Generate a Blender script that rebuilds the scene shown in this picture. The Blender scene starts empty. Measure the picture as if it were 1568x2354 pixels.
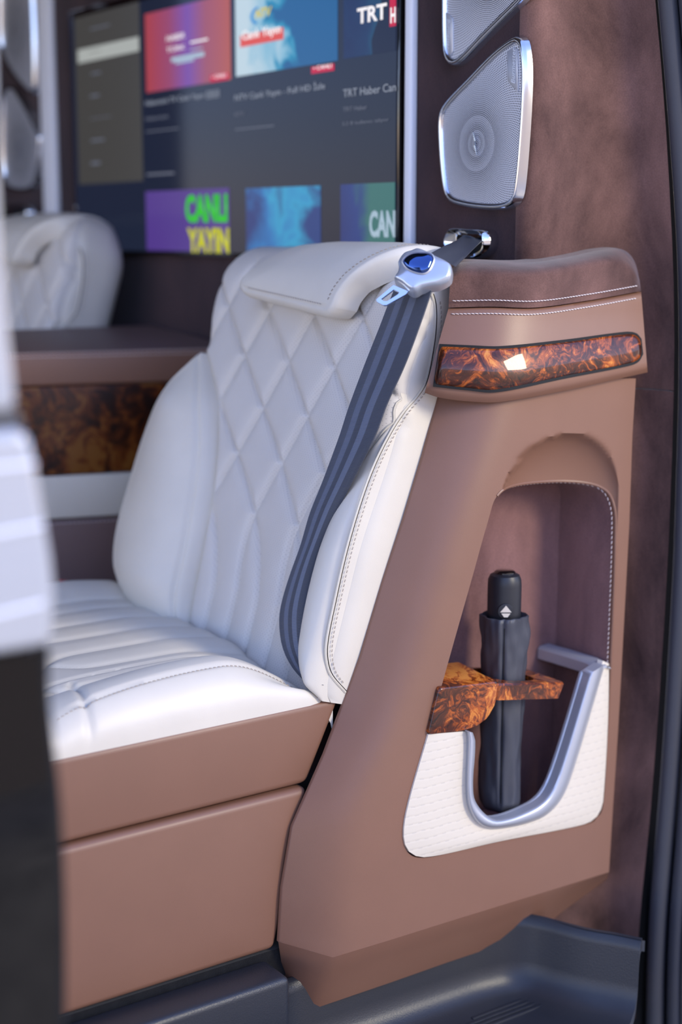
import bpy, bmesh, math, random
from mathutils import Vector, Matrix, noise

# ------------------------------------------------------------------ camera, light, exposure
sc = bpy.context.scene
COL = sc.collection
FPX, CX, CY, CZ = 3450.0, 784.0, 1177.0, 1.13      # focal length in pixels of the 1568 x 2354 frame, eye height
TH = math.radians(35.0)
PT = math.atan(647.0 / FPX)
FW = (math.sin(TH), math.cos(TH)); RT = (math.cos(TH), -math.sin(TH))
cd = bpy.data.cameras.new('camera'); cam = bpy.data.objects.new('camera', cd); COL.objects.link(cam)
cd.sensor_fit = 'VERTICAL'; cd.sensor_height = 36.0; cd.sensor_width = 24.0
cd.lens = FPX / 2354.0 * 36.0
cd.dof.use_dof = True; cd.dof.focus_distance = 2.36; cd.dof.aperture_fstop = 1.45
cd.clip_start = 0.05
rv = Vector((RT[0], RT[1], 0)); uv_ = Vector((FW[0]*math.sin(PT), FW[1]*math.sin(PT), math.cos(PT)))
fv = Vector((FW[0]*math.cos(PT), FW[1]*math.cos(PT), -math.sin(PT)))
cam.matrix_world = Matrix(((rv.x, uv_.x, -fv.x, 0), (rv.y, uv_.y, -fv.y, 0), (rv.z, uv_.z, -fv.z, CZ), (0, 0, 0, 1)))
sc.camera = cam

w = bpy.data.worlds.new('sky'); sc.world = w; w.use_nodes = True
wn = w.node_tree; bg = wn.nodes['Background']
sky = wn.nodes.new('ShaderNodeTexSky'); sky.sky_type = 'NISHITA'; sky.sun_disc = False
sky.sun_elevation = math.radians(58); sky.sun_rotation = math.radians(18); sky.dust_density = 0.3; sky.air_density = 1.2; sky.ozone_density = 1.0
wb = wn.nodes.new('ShaderNodeMixRGB'); wb.blend_type = 'MULTIPLY'; wb.inputs[0].default_value = 1; wb.inputs[2].default_value = (1.02, .94, 1.18, 1)   # white balance
wn.links.new(sky.outputs[0], wb.inputs[1]); wn.links.new(wb.outputs[0], bg.inputs[0]); bg.inputs[1].default_value = 0.42

def area(name, loc, target, size, power, col):
    l = bpy.data.lights.new(name, 'AREA'); l.shape = 'RECTANGLE'; l.size, l.size_y = size; l.energy = power; l.color = col
    o = bpy.data.objects.new(name, l); COL.objects.link(o); o.location = loc
    o.rotation_euler = (Vector(target) - Vector(loc)).to_track_quat('-Z', 'Y').to_euler()
    return o
area('softbox_light', (3.0, -1.6, 2.4), (1.5, 1.9, .5), (.8, 1.25), 108, (1.0, .88, .64))
sl_ = bpy.data.lights.new('sun', 'SUN'); sl_.energy = 3.9; sl_.angle = .02; sl_.color = (1.0, .88, .70)
so_ = bpy.data.objects.new('sun', sl_); COL.objects.link(so_); so_.rotation_euler = (Vector((0, 0, 0)) - Vector((.25, .75, 1.3))).to_track_quat('-Z', 'Y').to_euler()      # sun behind the van: lights the yard, not the cabin

vs = sc.view_settings
sc.display_settings.display_device = 'sRGB'
vs.view_transform = 'Standard'; vs.look = 'None'; vs.gamma = 1.0; vs.use_curve_mapping = False; vs.exposure = 0.34

# ------------------------------------------------------------------ pixel ray helpers (rays hit real planes of the van)
def ray(x, y):
    u = (x-CX)/FPX; v = -(y-CY)/FPX
    ff = math.cos(PT) + v*math.sin(PT); z = -math.sin(PT) + v*math.cos(PT)
    return Vector((RT[0]*u + FW[0]*ff, RT[1]*u + FW[1]*ff, z))
EYE = Vector((0, 0, CZ))
def onX(q, X): d = ray(*q); return EYE + d*(X/d.x)
def onY(q, Y): d = ray(*q); return EYE + d*(Y/d.y)
def onZ(q, Z): d = ray(*q); return EYE + d*((Z-CZ)/d.z)
def onP(q, P0, n): d = ray(*q); return EYE + d*((P0-EYE).dot(n)/d.dot(n))
def onS(q, S):
    d = ray(*q); a, b = 1.0, 4.0
    for _ in range(40):
        m = (a+b)/2; p = EYE + d*m
        if p.y < S(p.x, p.z): a = m
        else: b = m
    return EYE + d*((a+b)/2)
def lerp(a, b, t): return a + (b-a)*t
def interp(tab, t):
    if t <= tab[0][0]: return tab[0][1]
    for (t0, v0), (t1, v1) in zip(tab, tab[1:]):
        if t <= t1: return v0 + (v1-v0)*(t-t0)/(t1-t0)
    return tab[-1][1]
def sinterp(tab, t):                     # smooth (Catmull-Rom) table lookup
    if t <= tab[0][0]: return tab[0][1]
    for i in range(len(tab)-1):
        t0, v0 = tab[i]; t1, v1 = tab[i+1]
        if t <= t1:
            m0 = (v1 - tab[i-1][1])/(t1 - tab[i-1][0]) if i > 0 else (v1-v0)/(t1-t0)
            m1 = (tab[i+2][1] - v0)/(tab[i+2][0] - t0) if i+2 < len(tab) else (v1-v0)/(t1-t0)
            h = t1-t0; x = (t-t0)/h
            return (2*x**3-3*x**2+1)*v0 + (x**3-2*x**2+x)*h*m0 + (-2*x**3+3*x**2)*v1 + (x**3-x**2)*h*m1
    return tab[-1][1]
def sstep(a, b, x):
    x = max(0.0, min(1.0, (x-a)/(b-a))); return x*x*(3-2*x)
def dense(pts, n, closed=False, smooth=True):
    """n points along a polyline (Catmull-Rom when smooth), spread evenly by length"""
    P = [Vector(p) for p in pts]; N = len(P); out = []
    segs = N if closed else N-1
    for i in range(segs):
        p1 = P[i]; p2 = P[(i+1) % N]
        p0 = P[i-1] if (closed or i > 0) else p1; p3 = P[(i+2) % N] if (closed or i+2 < N) else p2
        for k in range(12):
            t = k/12
            if smooth:
                d1 = max((p2-p1).length, 1e-9); d0 = max((p1-p0).length, 1e-9); d2 = max((p3-p2).length, 1e-9)
                m1 = (p2-p0)*(d1/(d0+d1)) if p0 is not p1 else (p2-p1); m2 = (p3-p1)*(d1/(d1+d2)) if p3 is not p2 else (p2-p1)
                out.append((2*t**3-3*t**2+1)*p1 + (t**3-2*t**2+t)*m1 + (-2*t**3+3*t**2)*p2 + (t**3-t**2)*m2)
            else: out.append(p1.lerp(p2, t))
    out.append(P[0].copy() if closed else P[-1].copy())
    L = [0.0]
    for a, b in zip(out, out[1:]): L.append(L[-1] + (b-a).length)
    res = []; j = 0
    for k in range(n):
        s = L[-1]*k/(n if closed else n-1)
        while j < len(L)-2 and L[j+1] < s: j += 1
        res.append(out[j].lerp(out[j+1], (s-L[j])/max(L[j+1]-L[j], 1e-9)))
    return res

# ------------------------------------------------------------------ materials
def lin(c): return tuple(((v/255/12.92) if v/255 <= .04045 else ((v/255+.055)/1.055)**2.4) for v in c) + (1,)
def mat(name, col, rough=.5, metal=0., coat=0., sheen=0., spec=.5, coat_rough=.03):
    m = bpy.data.materials.new(name); m.use_nodes = True
    b = m.node_tree.nodes['Principled BSDF']
    b.inputs['Base Color'].default_value = col if len(col) == 4 else lin(col)
    b.inputs['Roughness'].default_value = rough; b.inputs['Metallic'].default_value = metal
    b.inputs['Coat Weight'].default_value = coat; b.inputs['Coat Roughness'].default_value = coat_rough
    b.inputs['Sheen Weight'].default_value = sheen; b.inputs['Specular IOR Level'].default_value = spec
    return m, m.node_tree, b
def nd(nt, t, **kw):
    n = nt.nodes.new(t)
    for k, v in kw.items():
        if k in n.inputs: n.inputs[k].default_value = v
        else: setattr(n, k, v)
    return n
def bump(nt, b, src, strength, dist=.001):
    bp = nd(nt, 'ShaderNodeBump', Strength=strength, Distance=dist)
    nt.links.new(src, bp.inputs['Height']); nt.links.new(bp.outputs[0], b.inputs['Normal']); return bp
def objco(nt): return nt.nodes.new('ShaderNodeTexCoord').outputs['Object']
def ramp(nt, src, stops):
    r = nt.nodes.new('ShaderNodeValToRGB'); e = r.color_ramp.elements
    e[0].position, e[0].color = stops[0]; e[1].position, e[1].color = stops[-1]
    for p, c in stops[1:-1]:
        x = e.new(p); x.color = c
    nt.links.new(src, r.inputs[0]); return r.outputs[0]

def leather(name, col, rough=.5, scale=900, perf=False, grain=.12):
    m, nt, b = mat(name, col, rough)
    co = objco(nt)
    v = nd(nt, 'ShaderNodeTexVoronoi', Scale=scale); nt.links.new(co, v.inputs['Vector'])
    n = nd(nt, 'ShaderNodeTexNoise', Scale=14., Detail=3.); nt.links.new(co, n.inputs['Vector'])
    bp = bump(nt, b, v.outputs['Distance'], grain, .0006)
    mx = nd(nt, 'ShaderNodeMixRGB', blend_type='MULTIPLY'); mx.inputs[0].default_value = .10
    mx.inputs[1].default_value = lin(col)
    nt.links.new(n.outputs[0], mx.inputs[2]); out = mx.outputs[0]
    if perf:                           # rows of punched holes over the leather
        mp = nd(nt, 'ShaderNodeMapping'); mp.inputs['Scale'].default_value = (0, 1/.0050, 1/.0050)
        mp.inputs['Rotation'].default_value = (math.radians(45), 0, 0)
        nt.links.new(co, mp.inputs[0])
        fr = nd(nt, 'ShaderNodeVectorMath', operation='FRACTION'); nt.links.new(mp.outputs[0], fr.inputs[0])
        ds = nd(nt, 'ShaderNodeVectorMath', operation='DISTANCE'); ds.inputs[1].default_value = (0, .5, .5)
        nt.links.new(fr.outputs[0], ds.inputs[0])
        rp = ramp(nt, ds.outputs['Value'], [(.09, (.62, .61, .63, 1)), (.15, (1, 1, 1, 1))])
        m2 = nd(nt, 'ShaderNodeMixRGB', blend_type='MULTIPLY'); m2.inputs[0].default_value = 1
        nt.links.new(out, m2.inputs[1]); nt.links.new(rp, m2.inputs[2]); out = m2.outputs[0]
    nt.links.new(out, b.inputs['Base Color'])
    return m
def suede(name, dark, light, scale=5.):
    m, nt, b = mat(name, dark, .95, sheen=.25, spec=.1)
    b.inputs['Sheen Roughness'].default_value = .5
    co = objco(nt)
    mp = nd(nt, 'ShaderNodeMapping'); mp.inputs['Scale'].default_value = (1, 1, .55); nt.links.new(co, mp.inputs[0])
    n = nd(nt, 'ShaderNodeTexNoise', Scale=scale, Detail=7., Roughness=.62, Distortion=.4); nt.links.new(mp.outputs[0], n.inputs['Vector'])
    f = nd(nt, 'ShaderNodeTexNoise', Scale=420., Detail=2.); nt.links.new(co, f.inputs['Vector'])
    r = ramp(nt, n.outputs[0], [(.33, lin(dark)), (.68, lin(light))])
    mx = nd(nt, 'ShaderNodeMixRGB', blend_type='OVERLAY'); mx.inputs[0].default_value = .30
    nt.links.new(r, mx.inputs[1]); nt.links.new(f.outputs[0], mx.inputs[2]); nt.links.new(mx.outputs[0], b.inputs['Base Color'])
    bump(nt, b, f.outputs[0], .35, .0012)
    return m
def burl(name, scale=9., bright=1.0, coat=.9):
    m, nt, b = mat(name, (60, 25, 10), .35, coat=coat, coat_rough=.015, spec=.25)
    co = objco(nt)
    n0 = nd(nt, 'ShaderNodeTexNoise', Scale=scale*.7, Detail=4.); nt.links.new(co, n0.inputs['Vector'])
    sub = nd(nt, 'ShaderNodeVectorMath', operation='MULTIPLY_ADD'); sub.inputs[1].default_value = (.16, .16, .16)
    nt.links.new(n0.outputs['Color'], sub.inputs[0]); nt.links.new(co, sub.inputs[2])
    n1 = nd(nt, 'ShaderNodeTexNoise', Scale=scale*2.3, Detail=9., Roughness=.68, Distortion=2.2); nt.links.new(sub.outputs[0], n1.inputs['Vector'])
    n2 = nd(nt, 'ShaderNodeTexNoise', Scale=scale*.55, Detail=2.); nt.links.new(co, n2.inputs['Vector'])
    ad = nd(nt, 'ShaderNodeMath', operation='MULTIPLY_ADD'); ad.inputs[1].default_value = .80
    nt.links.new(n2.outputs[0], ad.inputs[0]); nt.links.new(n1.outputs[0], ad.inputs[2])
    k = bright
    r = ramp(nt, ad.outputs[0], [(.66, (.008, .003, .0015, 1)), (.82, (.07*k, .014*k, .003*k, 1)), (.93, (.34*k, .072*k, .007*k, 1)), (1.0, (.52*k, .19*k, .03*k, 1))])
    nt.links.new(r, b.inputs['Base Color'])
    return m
def emis(name, col, strength=1.0):
    m, nt, b = mat(name, (6, 6, 8), .25); 
    b.inputs['Emission Color'].default_value = lin(col); b.inputs['Emission Strength'].default_value = strength
    return m

CREAM = leather('cream_leather', (221, 213, 197), .42)
CREAMP = leather('perforated_cream_leather', (214, 207, 196), .45, perf=True)
CREAMV = leather('cream_vinyl', (216, 208, 190), .5)
BROWN = leather('brown_leather', (133, 96, 77), .42, grain=.10)
BROWND = leather('dark_brown_leather', (116, 92, 86), .45)
SUEDE = suede('plum_brown_suede', (62, 43, 39), (124, 92, 83), 6.)
SUEDED = suede('dark_suede', (46, 31, 33), (66, 46, 46), 9.)
SUEDEP = suede('pocket_suede', (108, 78, 76), (140, 104, 100), 8.)
BURL = burl('burl_walnut', 11., 1.25, .6)
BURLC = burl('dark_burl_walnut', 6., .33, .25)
CHROME = mat('chrome', (225, 228, 232), .06, 1.0)[0]
SATIN = mat('satin_silver', (190, 193, 200), .36, .5)[0]
SILVERP = mat('silver_plastic', (190, 196, 206), .28, .6)[0]
STRIP = mat('brushed_silver_strip', (238, 240, 246), .45, .0)[0]
LENS = mat('sky_tinted_lens', (70, 92, 140), .03, 1.0)[0]  # blue mirror tint stands in for the sky reflected in the lens
BLACKG = mat('gloss_black', (10, 10, 12), .04, 0, 1.0)[0]
BLACKP = leather('black_plastic', (36, 39, 46), .38, 500, grain=.3)
RUBBER = leather('rubber_seal', (58, 60, 68), .5, 700, grain=.2)
DARK = mat('black_and_shade', (12, 12, 13), .8)[0]  # black parts, also drawn-in shade for gaps and grooves
NYLON = leather('black_nylon', (64, 66, 74), .40, 1500, grain=.25)
HANDLE = mat('soft_black_rubber', (34, 36, 42), .42)[0]
THREADC = mat('cream_thread', (176, 164, 150), .8)[0]
THREAD = mat('pale_thread', (224, 212, 206), .8)[0]
DOORBLACK = mat('door_gloss_black', (7, 7, 9), .05, spec=.28)[0]
WHITEP = mat('white_paint', (172, 174, 178), .18, 0, 1.0)[0]
RED = mat('red_plastic', (190, 22, 38), .4)[0]
CARPET = suede('black_carpet', (14, 14, 16), (26, 26, 28), 60.)
ROOF = mat('headliner', (110, 100, 96), .9)[0]
CONC, _nt, _b = mat('pale_paving', (150, 146, 138), .9)
_n = nd(_nt, 'ShaderNodeTexNoise', Scale=3., Detail=8.); _nt.links.new(objco(_nt), _n.inputs['Vector'])
_nt.links.new(ramp(_nt, _n.outputs[0], [(.3, lin((128, 124, 118))), (.7, lin((168, 163, 154)))]), _b.inputs['Base Color'])

# seat belt webbing: three satin stripes along the strap (uv.x runs across)
WEB, nt, b = mat('belt_webbing', (40, 46, 60), .45, sheen=.4)
uvn = nt.nodes.new('ShaderNodeUVMap'); sp = nt.nodes.new('ShaderNodeSeparateXYZ'); nt.links.new(uvn.outputs[0], sp.inputs[0])
r = ramp(nt, sp.outputs[0], [(0, lin((50, 56, 70))), (1, lin((50, 56, 70)))])
rr = r.node.color_ramp; rr.interpolation = 'CONSTANT'
for p, c in ((.18, (86, 94, 112)), (.34, (44, 50, 64)), (.50, (92, 100, 118)), (.68, (50, 56, 70))):
    e = rr.elements.new(p); e.color = lin(c)
nt.links.new(r, b.inputs['Base Color'])
wv = nd(nt, 'ShaderNodeTexWave', Scale=1.0); wv.bands_direction = 'Y'
mp = nd(nt, 'ShaderNodeMapping'); mp.inputs['Scale'].default_value = (20, 110, 1); nt.links.new(uvn.outputs[0], mp.inputs[0]); nt.links.new(mp.outputs[0], wv.inputs['Vector'])
bump(nt, b, wv.outputs['Fac'], .4, .0008)

# speaker grille: punched holes on rings around the emblem
GRILLE, nt, b = mat('speaker_grille', (206, 208, 214), .42, .35)
uvn = nt.nodes.new('ShaderNodeUVMap'); sp = nt.nodes.new('ShaderNodeSeparateXYZ'); nt.links.new(uvn.outputs[0], sp.inputs[0])
def M(op, a, c=None, d=None):
    n = nd(nt, 'ShaderNodeMath', operation=op)
    for i, x in enumerate((a, c, d)):
        if x is None: continue
        if isinstance(x, (int, float)): n.inputs[i].default_value = x
        else: nt.links.new(x, n.inputs[i])
    return n.outputs[0]
rad = M('SQRT', M('ADD', M('MULTIPLY', sp.outputs[0], sp.outputs[0]), M('MULTIPLY', sp.outputs[1], sp.outputs[1])))
ang = M('DIVIDE', M('ARCTAN2', sp.outputs[1], sp.outputs[0]), 2*math.pi)
rr_ = M('DIVIDE', rad, .0030); ring = M('FLOOR', rr_); rf = M('SUBTRACT', M('FRACT', rr_), .5)
cnt = M('ADD', M('ADD', M('ADD', 20, M('MULTIPLY', M('GREATER_THAN', rad, .0105), 24)), M('MULTIPLY', M('GREATER_THAN', rad, .022), 44)), M('MULTIPLY', M('GREATER_THAN', rad, .046), 62))
af = M('SUBTRACT', M('FRACT', M('ADD', M('MULTIPLY', ang, cnt), M('MULTIPLY', ring, .5))), .5)
aw = M('DIVIDE', M('MULTIPLY', M('MULTIPLY', af, rad), 2*math.pi), M('MULTIPLY', cnt, .0030))
hd = M('SQRT', M('ADD', M('MULTIPLY', rf, rf), M('MULTIPLY', aw, aw)))
hr = ramp(nt, hd, [(.30, (.035, .037, .045, 1)), (.40, lin((206, 208, 214)))])
nt.links.new(hr, b.inputs['Base Color'])
bump(nt, b, M('MINIMUM', hd, .4), .5, .001)

# cream pocket panel with shallow dashed stitch rows
POCKETC, nt, b = mat('cream_stitched_leather', (218, 208, 190), .45)
co = objco(nt); sp = nt.nodes.new('ShaderNodeSeparateXYZ'); nt.links.new(co, sp.inputs[0])
nz = nd(nt, 'ShaderNodeTexNoise', Scale=40., Detail=1.); nt.links.new(co, nz.inputs['Vector'])
row = M('MULTIPLY_ADD', nz.outputs[0], .25, M('DIVIDE', sp.outputs[2], .0145))
d1 = M('ABSOLUTE', M('SUBTRACT', M('FRACT', row), .5))
dash = M('FRACT', M('ADD', M('DIVIDE', sp.outputs[0], .018), M('MULTIPLY', M('FLOOR', row), .37)))
hole = M('MAXIMUM', M('MULTIPLY', d1, 8.0), M('MULTIPLY', M('GREATER_THAN', dash, .45), 1.0))
hr = ramp(nt, hole, [(.25, lin((206, 197, 182))), (.7, lin((218, 208, 190)))])
nt.links.new(hr, b.inputs['Base Color']); bump(nt, b, M('MINIMUM', M('MULTIPLY', d1, 5.0), 1.0), .22, .001)

# ------------------------------------------------------------------ object helpers
def empty(name, loc, label, cat, group=None):
    o = bpy.data.objects.new(name, None); COL.objects.link(o); o.location = loc; o.empty_display_size = .05
    tag(o, label, cat, group); return o
def tag(o, label=None, cat=None, group=None, kind=None):
    for k, v in (('label', label), ('category', cat), ('group', group), ('kind', kind)):
        if v: o[k] = v
    return o
def mesh(name, verts, faces, m, parent=None, uvs=None, angle=35, kind=None, label=None):
    me = bpy.data.meshes.new(name); me.from_pydata([tuple(v) for v in verts], [], faces); me.update()
    bm = bmesh.new(); bm.from_mesh(me); bmesh.ops.recalc_face_normals(bm, faces=bm.faces); bm.to_mesh(me); bm.free()
    if uvs:
        L = me.uv_layers.new(name='UVMap')
        for lp in me.loops: L.data[lp.index].uv = uvs[lp.vertex_index]
    for p in me.polygons: p.use_smooth = True
    me.set_sharp_from_angle(angle=math.radians(angle))
    me.materials.append(m)
    o = bpy.data.objects.new(name, me); COL.objects.link(o)
    if parent:
        o.parent = parent; p = parent; off = Vector((0, 0, 0))
        while p: off += p.location; p = p.parent
        o.location = -off
    if kind: o['kind'] = kind
    if label: o['label'] = label
    return o
def frombm(name, bm, m, parent=None, angle=35, **kw):
    bmesh.ops.recalc_face_normals(bm, faces=bm.faces)
    v = [x.co.copy() for x in bm.verts]; bm.verts.index_update()
    f = [[x.index for x in q.verts] for q in bm.faces]; bm.free()
    return mesh(name, v, f, m, parent, angle=angle, **kw)
def box(name, lo, hi, m, parent=None, bev=.004, seg=2, **kw):
    bm = bmesh.new(); bmesh.ops.create_cube(bm, size=1)
    for v in bm.verts: v.co = Vector(tuple(lo[i] if v.co[i] < 0 else hi[i] for i in range(3)))
    if bev: bmesh.ops.bevel(bm, geom=bm.edges[:], offset=bev, segments=seg, affect='EDGES', profile=.5)
    return frombm(name, bm, m, parent, **kw)
def prism(name, pts, vec, m, parent=None, bev=.004, seg=2, angle=35, **kw):
    """closed outline (3-D points) extruded along vec, edges rounded"""
    bm = bmesh.new(); a = [bm.verts.new(p) for p in pts]; f = bm.faces.new(a)
    r = bmesh.ops.extrude_face_region(bm, geom=[f])
    bmesh.ops.translate(bm, verts=[x for x in r['geom'] if isinstance(x, bmesh.types.BMVert)], vec=vec)
    bmesh.ops.recalc_face_normals(bm, faces=bm.faces)
    if bev:
        es = [e for e in bm.edges if len(e.link_faces) == 2 and e.calc_face_angle(0) > .6]
        bmesh.ops.bevel(bm, geom=es, offset=bev, segments=seg, affect='EDGES', profile=.5, clamp_overlap=True)
    return frombm(name, bm, m, parent, angle=angle, **kw)
def sheet(name, G, thick, m, parent=None, uvs=None, angle=40, **kw):
    """closed body from a grid of front points; thick is a vector or a function (i, j) -> vector to the back face"""
    R, C = len(G), len(G[0]); V = [p for row in G for p in row]
    T = thick if callable(thick) else (lambda i, j: thick)
    V += [G[i][j] + T(i, j) for i in range(R) for j in range(C)]
    n = R*C; F = []
    for i in range(R-1):
        for j in range(C-1):
            a = i*C+j; F.append((a, a+1, a+C+1, a+C)); F.append((n+a, n+a+C, n+a+C+1, n+a+1))
    rim = [j for j in range(C)] + [i*C+C-1 for i in range(1, R)] + [(R-1)*C+j for j in range(C-2, -1, -1)] + [i*C for i in range(R-2, 0, -1)]
    for a, b_ in zip(rim, rim[1:]+rim[:1]): F.append((a, b_, n+b_, n+a))
    U = None
    if uvs: U = [uvs(i, j) for i in range(R) for j in range(C)]*2
    return mesh(name, V, F, m, parent, uvs=U, angle=angle, **kw)
def loft(name, rings, m, parent=None, caps=True, closed=False, angle=35, uvs=None, **kw):
    k = len(rings[0]); V = [p for r_ in rings for p in r_]; F = []
    n = len(rings)
    for i in range(n if closed else n-1):
        for j in range(k):
            a = i*k+j; b_ = i*k+(j+1) % k; c = ((i+1) % n)*k+(j+1) % k; d = ((i+1) % n)*k+j
            F.append((a, b_, c, d))
    if caps and not closed: F.append(tuple(range(k))); F.append(tuple(range((n-1)*k, n*k)))
    return mesh(name, V, F, m, parent, angle=angle, uvs=uvs, **kw)
def tube(name, pts, rad, m, parent=None, n=8, closed=False, **kw):
    P = [Vector(p) for p in pts]; rings = []; N = len(P)
    for i, p in enumerate(P):
        t = (P[(i+1) % N] - P[i-1]) if closed else (P[min(i+1, N-1)] - P[max(i-1, 0)])
        t.normalize(); ref = Vector((0, 0, 1)) if abs(t.z) < .9 else Vector((1, 0, 0))
        a = t.cross(ref).normalized(); b_ = t.cross(a)
        r_ = rad(i/(N-1)) if callable(rad) else rad
        rings.append([p + (a*math.cos(2*math.pi*k/n) + b_*math.sin(2*math.pi*k/n))*r_ for k in range(n)])
    # keep neighbouring rings from twisting
    for i in range(1, N):
        best = min(range(n), key=lambda s: sum((rings[i][(k+s) % n]-rings[i-1][k]).length for k in range(n)))
        rings[i] = rings[i][best:]+rings[i][:best]
    return loft(name, rings, m, parent, closed=closed, **kw)
def lathe(name, c, prof, m, parent=None, n=40, fn=None, **kw):
    rings = []
    for (r_, z) in prof:
        rings.append([Vector((c[0]+(r_ + (fn(2*math.pi*k/n, z) if fn else 0))*math.cos(2*math.pi*k/n), c[1]+(r_ + (fn(2*math.pi*k/n, z) if fn else 0))*math.sin(2*math.pi*k/n), z)) for k in range(n)])
    return loft(name, rings, m, parent, **kw)
def stitches(name, path, m, parent, pitch=.007, length=.0048, wid=.0011, out=Vector((0, -1, 0)), lift=.0006):
    L = [0.0]; P = [Vector(p) for p in path]
    for a, b_ in zip(P, P[1:]): L.append(L[-1] + (b_-a).length)
    V, F = [], []; s = pitch/2; j = 0
    while s < L[-1]:
        while j < len(L)-2 and L[j+1] < s: j += 1
        c = P[j].lerp(P[j+1], (s-L[j])/max(L[j+1]-L[j], 1e-9)); t = (P[j+1]-P[j]).normalized()
        o_ = out.normalized(); x = t.cross(o_).normalized()
        tt = (t + x*.18).normalized()
        k = len(V); c = c + o_*lift
        for (e, h) in ((-1, -.5), (-.6, .5), (.6, .5), (1, -.5)):
            for sd in (-1, 1): V.append(c + tt*(e*length/2) + x*(sd*wid/2) + o_*(h*wid))
        for q in ((0, 2, 3, 1), (2, 4, 5, 3), (4, 6, 7, 5), (0, 6, 4, 2), (1, 3, 5, 7), (0, 1, 7, 6)): F.append(tuple(k+i for i in q))
        s += pitch
    return mesh(name, V, F, m, parent, kind='stuff', angle=30)
def children(o): return [c for c in bpy.data.objects if c.parent is o]
def copy_tree(o, parent=None):
    c = o.copy(); COL.objects.link(c); c.parent = parent
    for ch in children(o): copy_tree(ch, c)
    return c
def structure(o): o['kind'] = 'structure'; return o
def inset(poly, d):
    """2-D outline moved inwards by d (points ordered either way)"""
    A = sum(p[0]*q[1]-q[0]*p[1] for p, q in zip(poly, poly[1:]+poly[:1])); sg = 1 if A > 0 else -1
    out = []; N = len(poly)
    for i in range(N):
        t = Vector((poly[(i+1) % N][0]-poly[i-1][0], poly[(i+1) % N][1]-poly[i-1][1])).normalized()
        out.append((poly[i][0]-t.y*d*sg, poly[i][1]+t.x*d*sg))
    return out
def cap_fan(poly3, center, rings, fn):
    """fills a closed outline by rings shrinking to the centre; fn(p, k) bends it (k 0 at rim, 1 at centre)"""
    V = []; F = []; n = len(poly3)
    for r_ in range(rings):
        k = r_/rings
        for p in poly3: V.append(fn(p.lerp(center, k), k))
    V.append(fn(center, 1.0))
    for r_ in range(rings-1):
        for j in range(n): F.append((r_*n+j, r_*n+(j+1) % n, (r_+1)*n+(j+1) % n, (r_+1)*n+j))
    for j in range(n): F.append(((rings-1)*n+j, (rings-1)*n+(j+1) % n, rings*n))
    return V, F

# ------------------------------------------------------------------ the van's shell
XW = 1.68                                  # partition wall between cabin and driver
structure(box('floor', (-2.2, 1.888, -.05), (1.68, 4.35, 0), CARPET, bev=0))
structure(box('ceiling', (-2.2, 1.72, 2.30), (4.4, 4.42, 2.38), ROOF, bev=0))
def wall_poly(name, pts, vec, m): return structure(prism(name, pts, vec, m, bev=0))
# partition, cut away where the pocket of the corner panel passes
wall_poly('wall_front', [Vector((XW, y, z)) for y, z in ((1.893, .86), (1.893, 2.30), (4.35, 2.30), (4.35, 0), (1.97, 0), (1.97, .86))], Vector((.04, 0, 0)), SUEDED)
# far side wall with its window opening
far = []
for lo, hi in (((-2.2, 4.35, 0), (1.72, 4.42, .95)), ((-2.2, 4.35, 2.0), (1.72, 4.42, 2.30)), ((.9, 4.35, .95), (1.72, 4.42, 2.0)), ((-.75, 4.35, .95), (-.6, 4.42, 2.0))):
    far.append((lo, hi))
bm = bmesh.new()
for lo, hi in far:
    r = bmesh.ops.create_cube(bm, size=1)
    for v in r['verts']: v.co = Vector(tuple(lo[i] if v.co[i] < 0 else hi[i] for i in range(3)))
structure(frombm('wall_left', bm, SUEDED))
structure(box('ground', (-14, -14, -.75), (14, 14, -.62), CONC, bev=0))

TINT, nt, b = mat('tinted_glass', (8, 10, 12), .02); out = nt.nodes['Material Output']
tr_ = nd(nt, 'ShaderNodeBsdfTransparent'); tr_.inputs[0].default_value = (.5, .53, .58, 1); mx = nd(nt, 'ShaderNodeMixShader'); mx.inputs[0].default_value = .12
nt.links.new(tr_.outputs[0], mx.inputs[1]); nt.links.new(b.outputs[0], mx.inputs[2]); nt.links.new(mx.outputs[0], out.inputs[0])
structure(box('window_1', (-.6, 4.38, .95), (.9, 4.386, 2.0), TINT, bev=0)); structure(box('window_2', (-2.2, 4.38, .95), (-.75, 4.386, 2.0), TINT, bev=0))
# unseen wall added behind the camera: hides bright horizon, bounces warm light
structure(box('wall_bounce', (-12, -7.3, -.62), (14, -7, 2.6), mat('beige_bounce', (176, 160, 142), .9)[0], bev=0))
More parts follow.
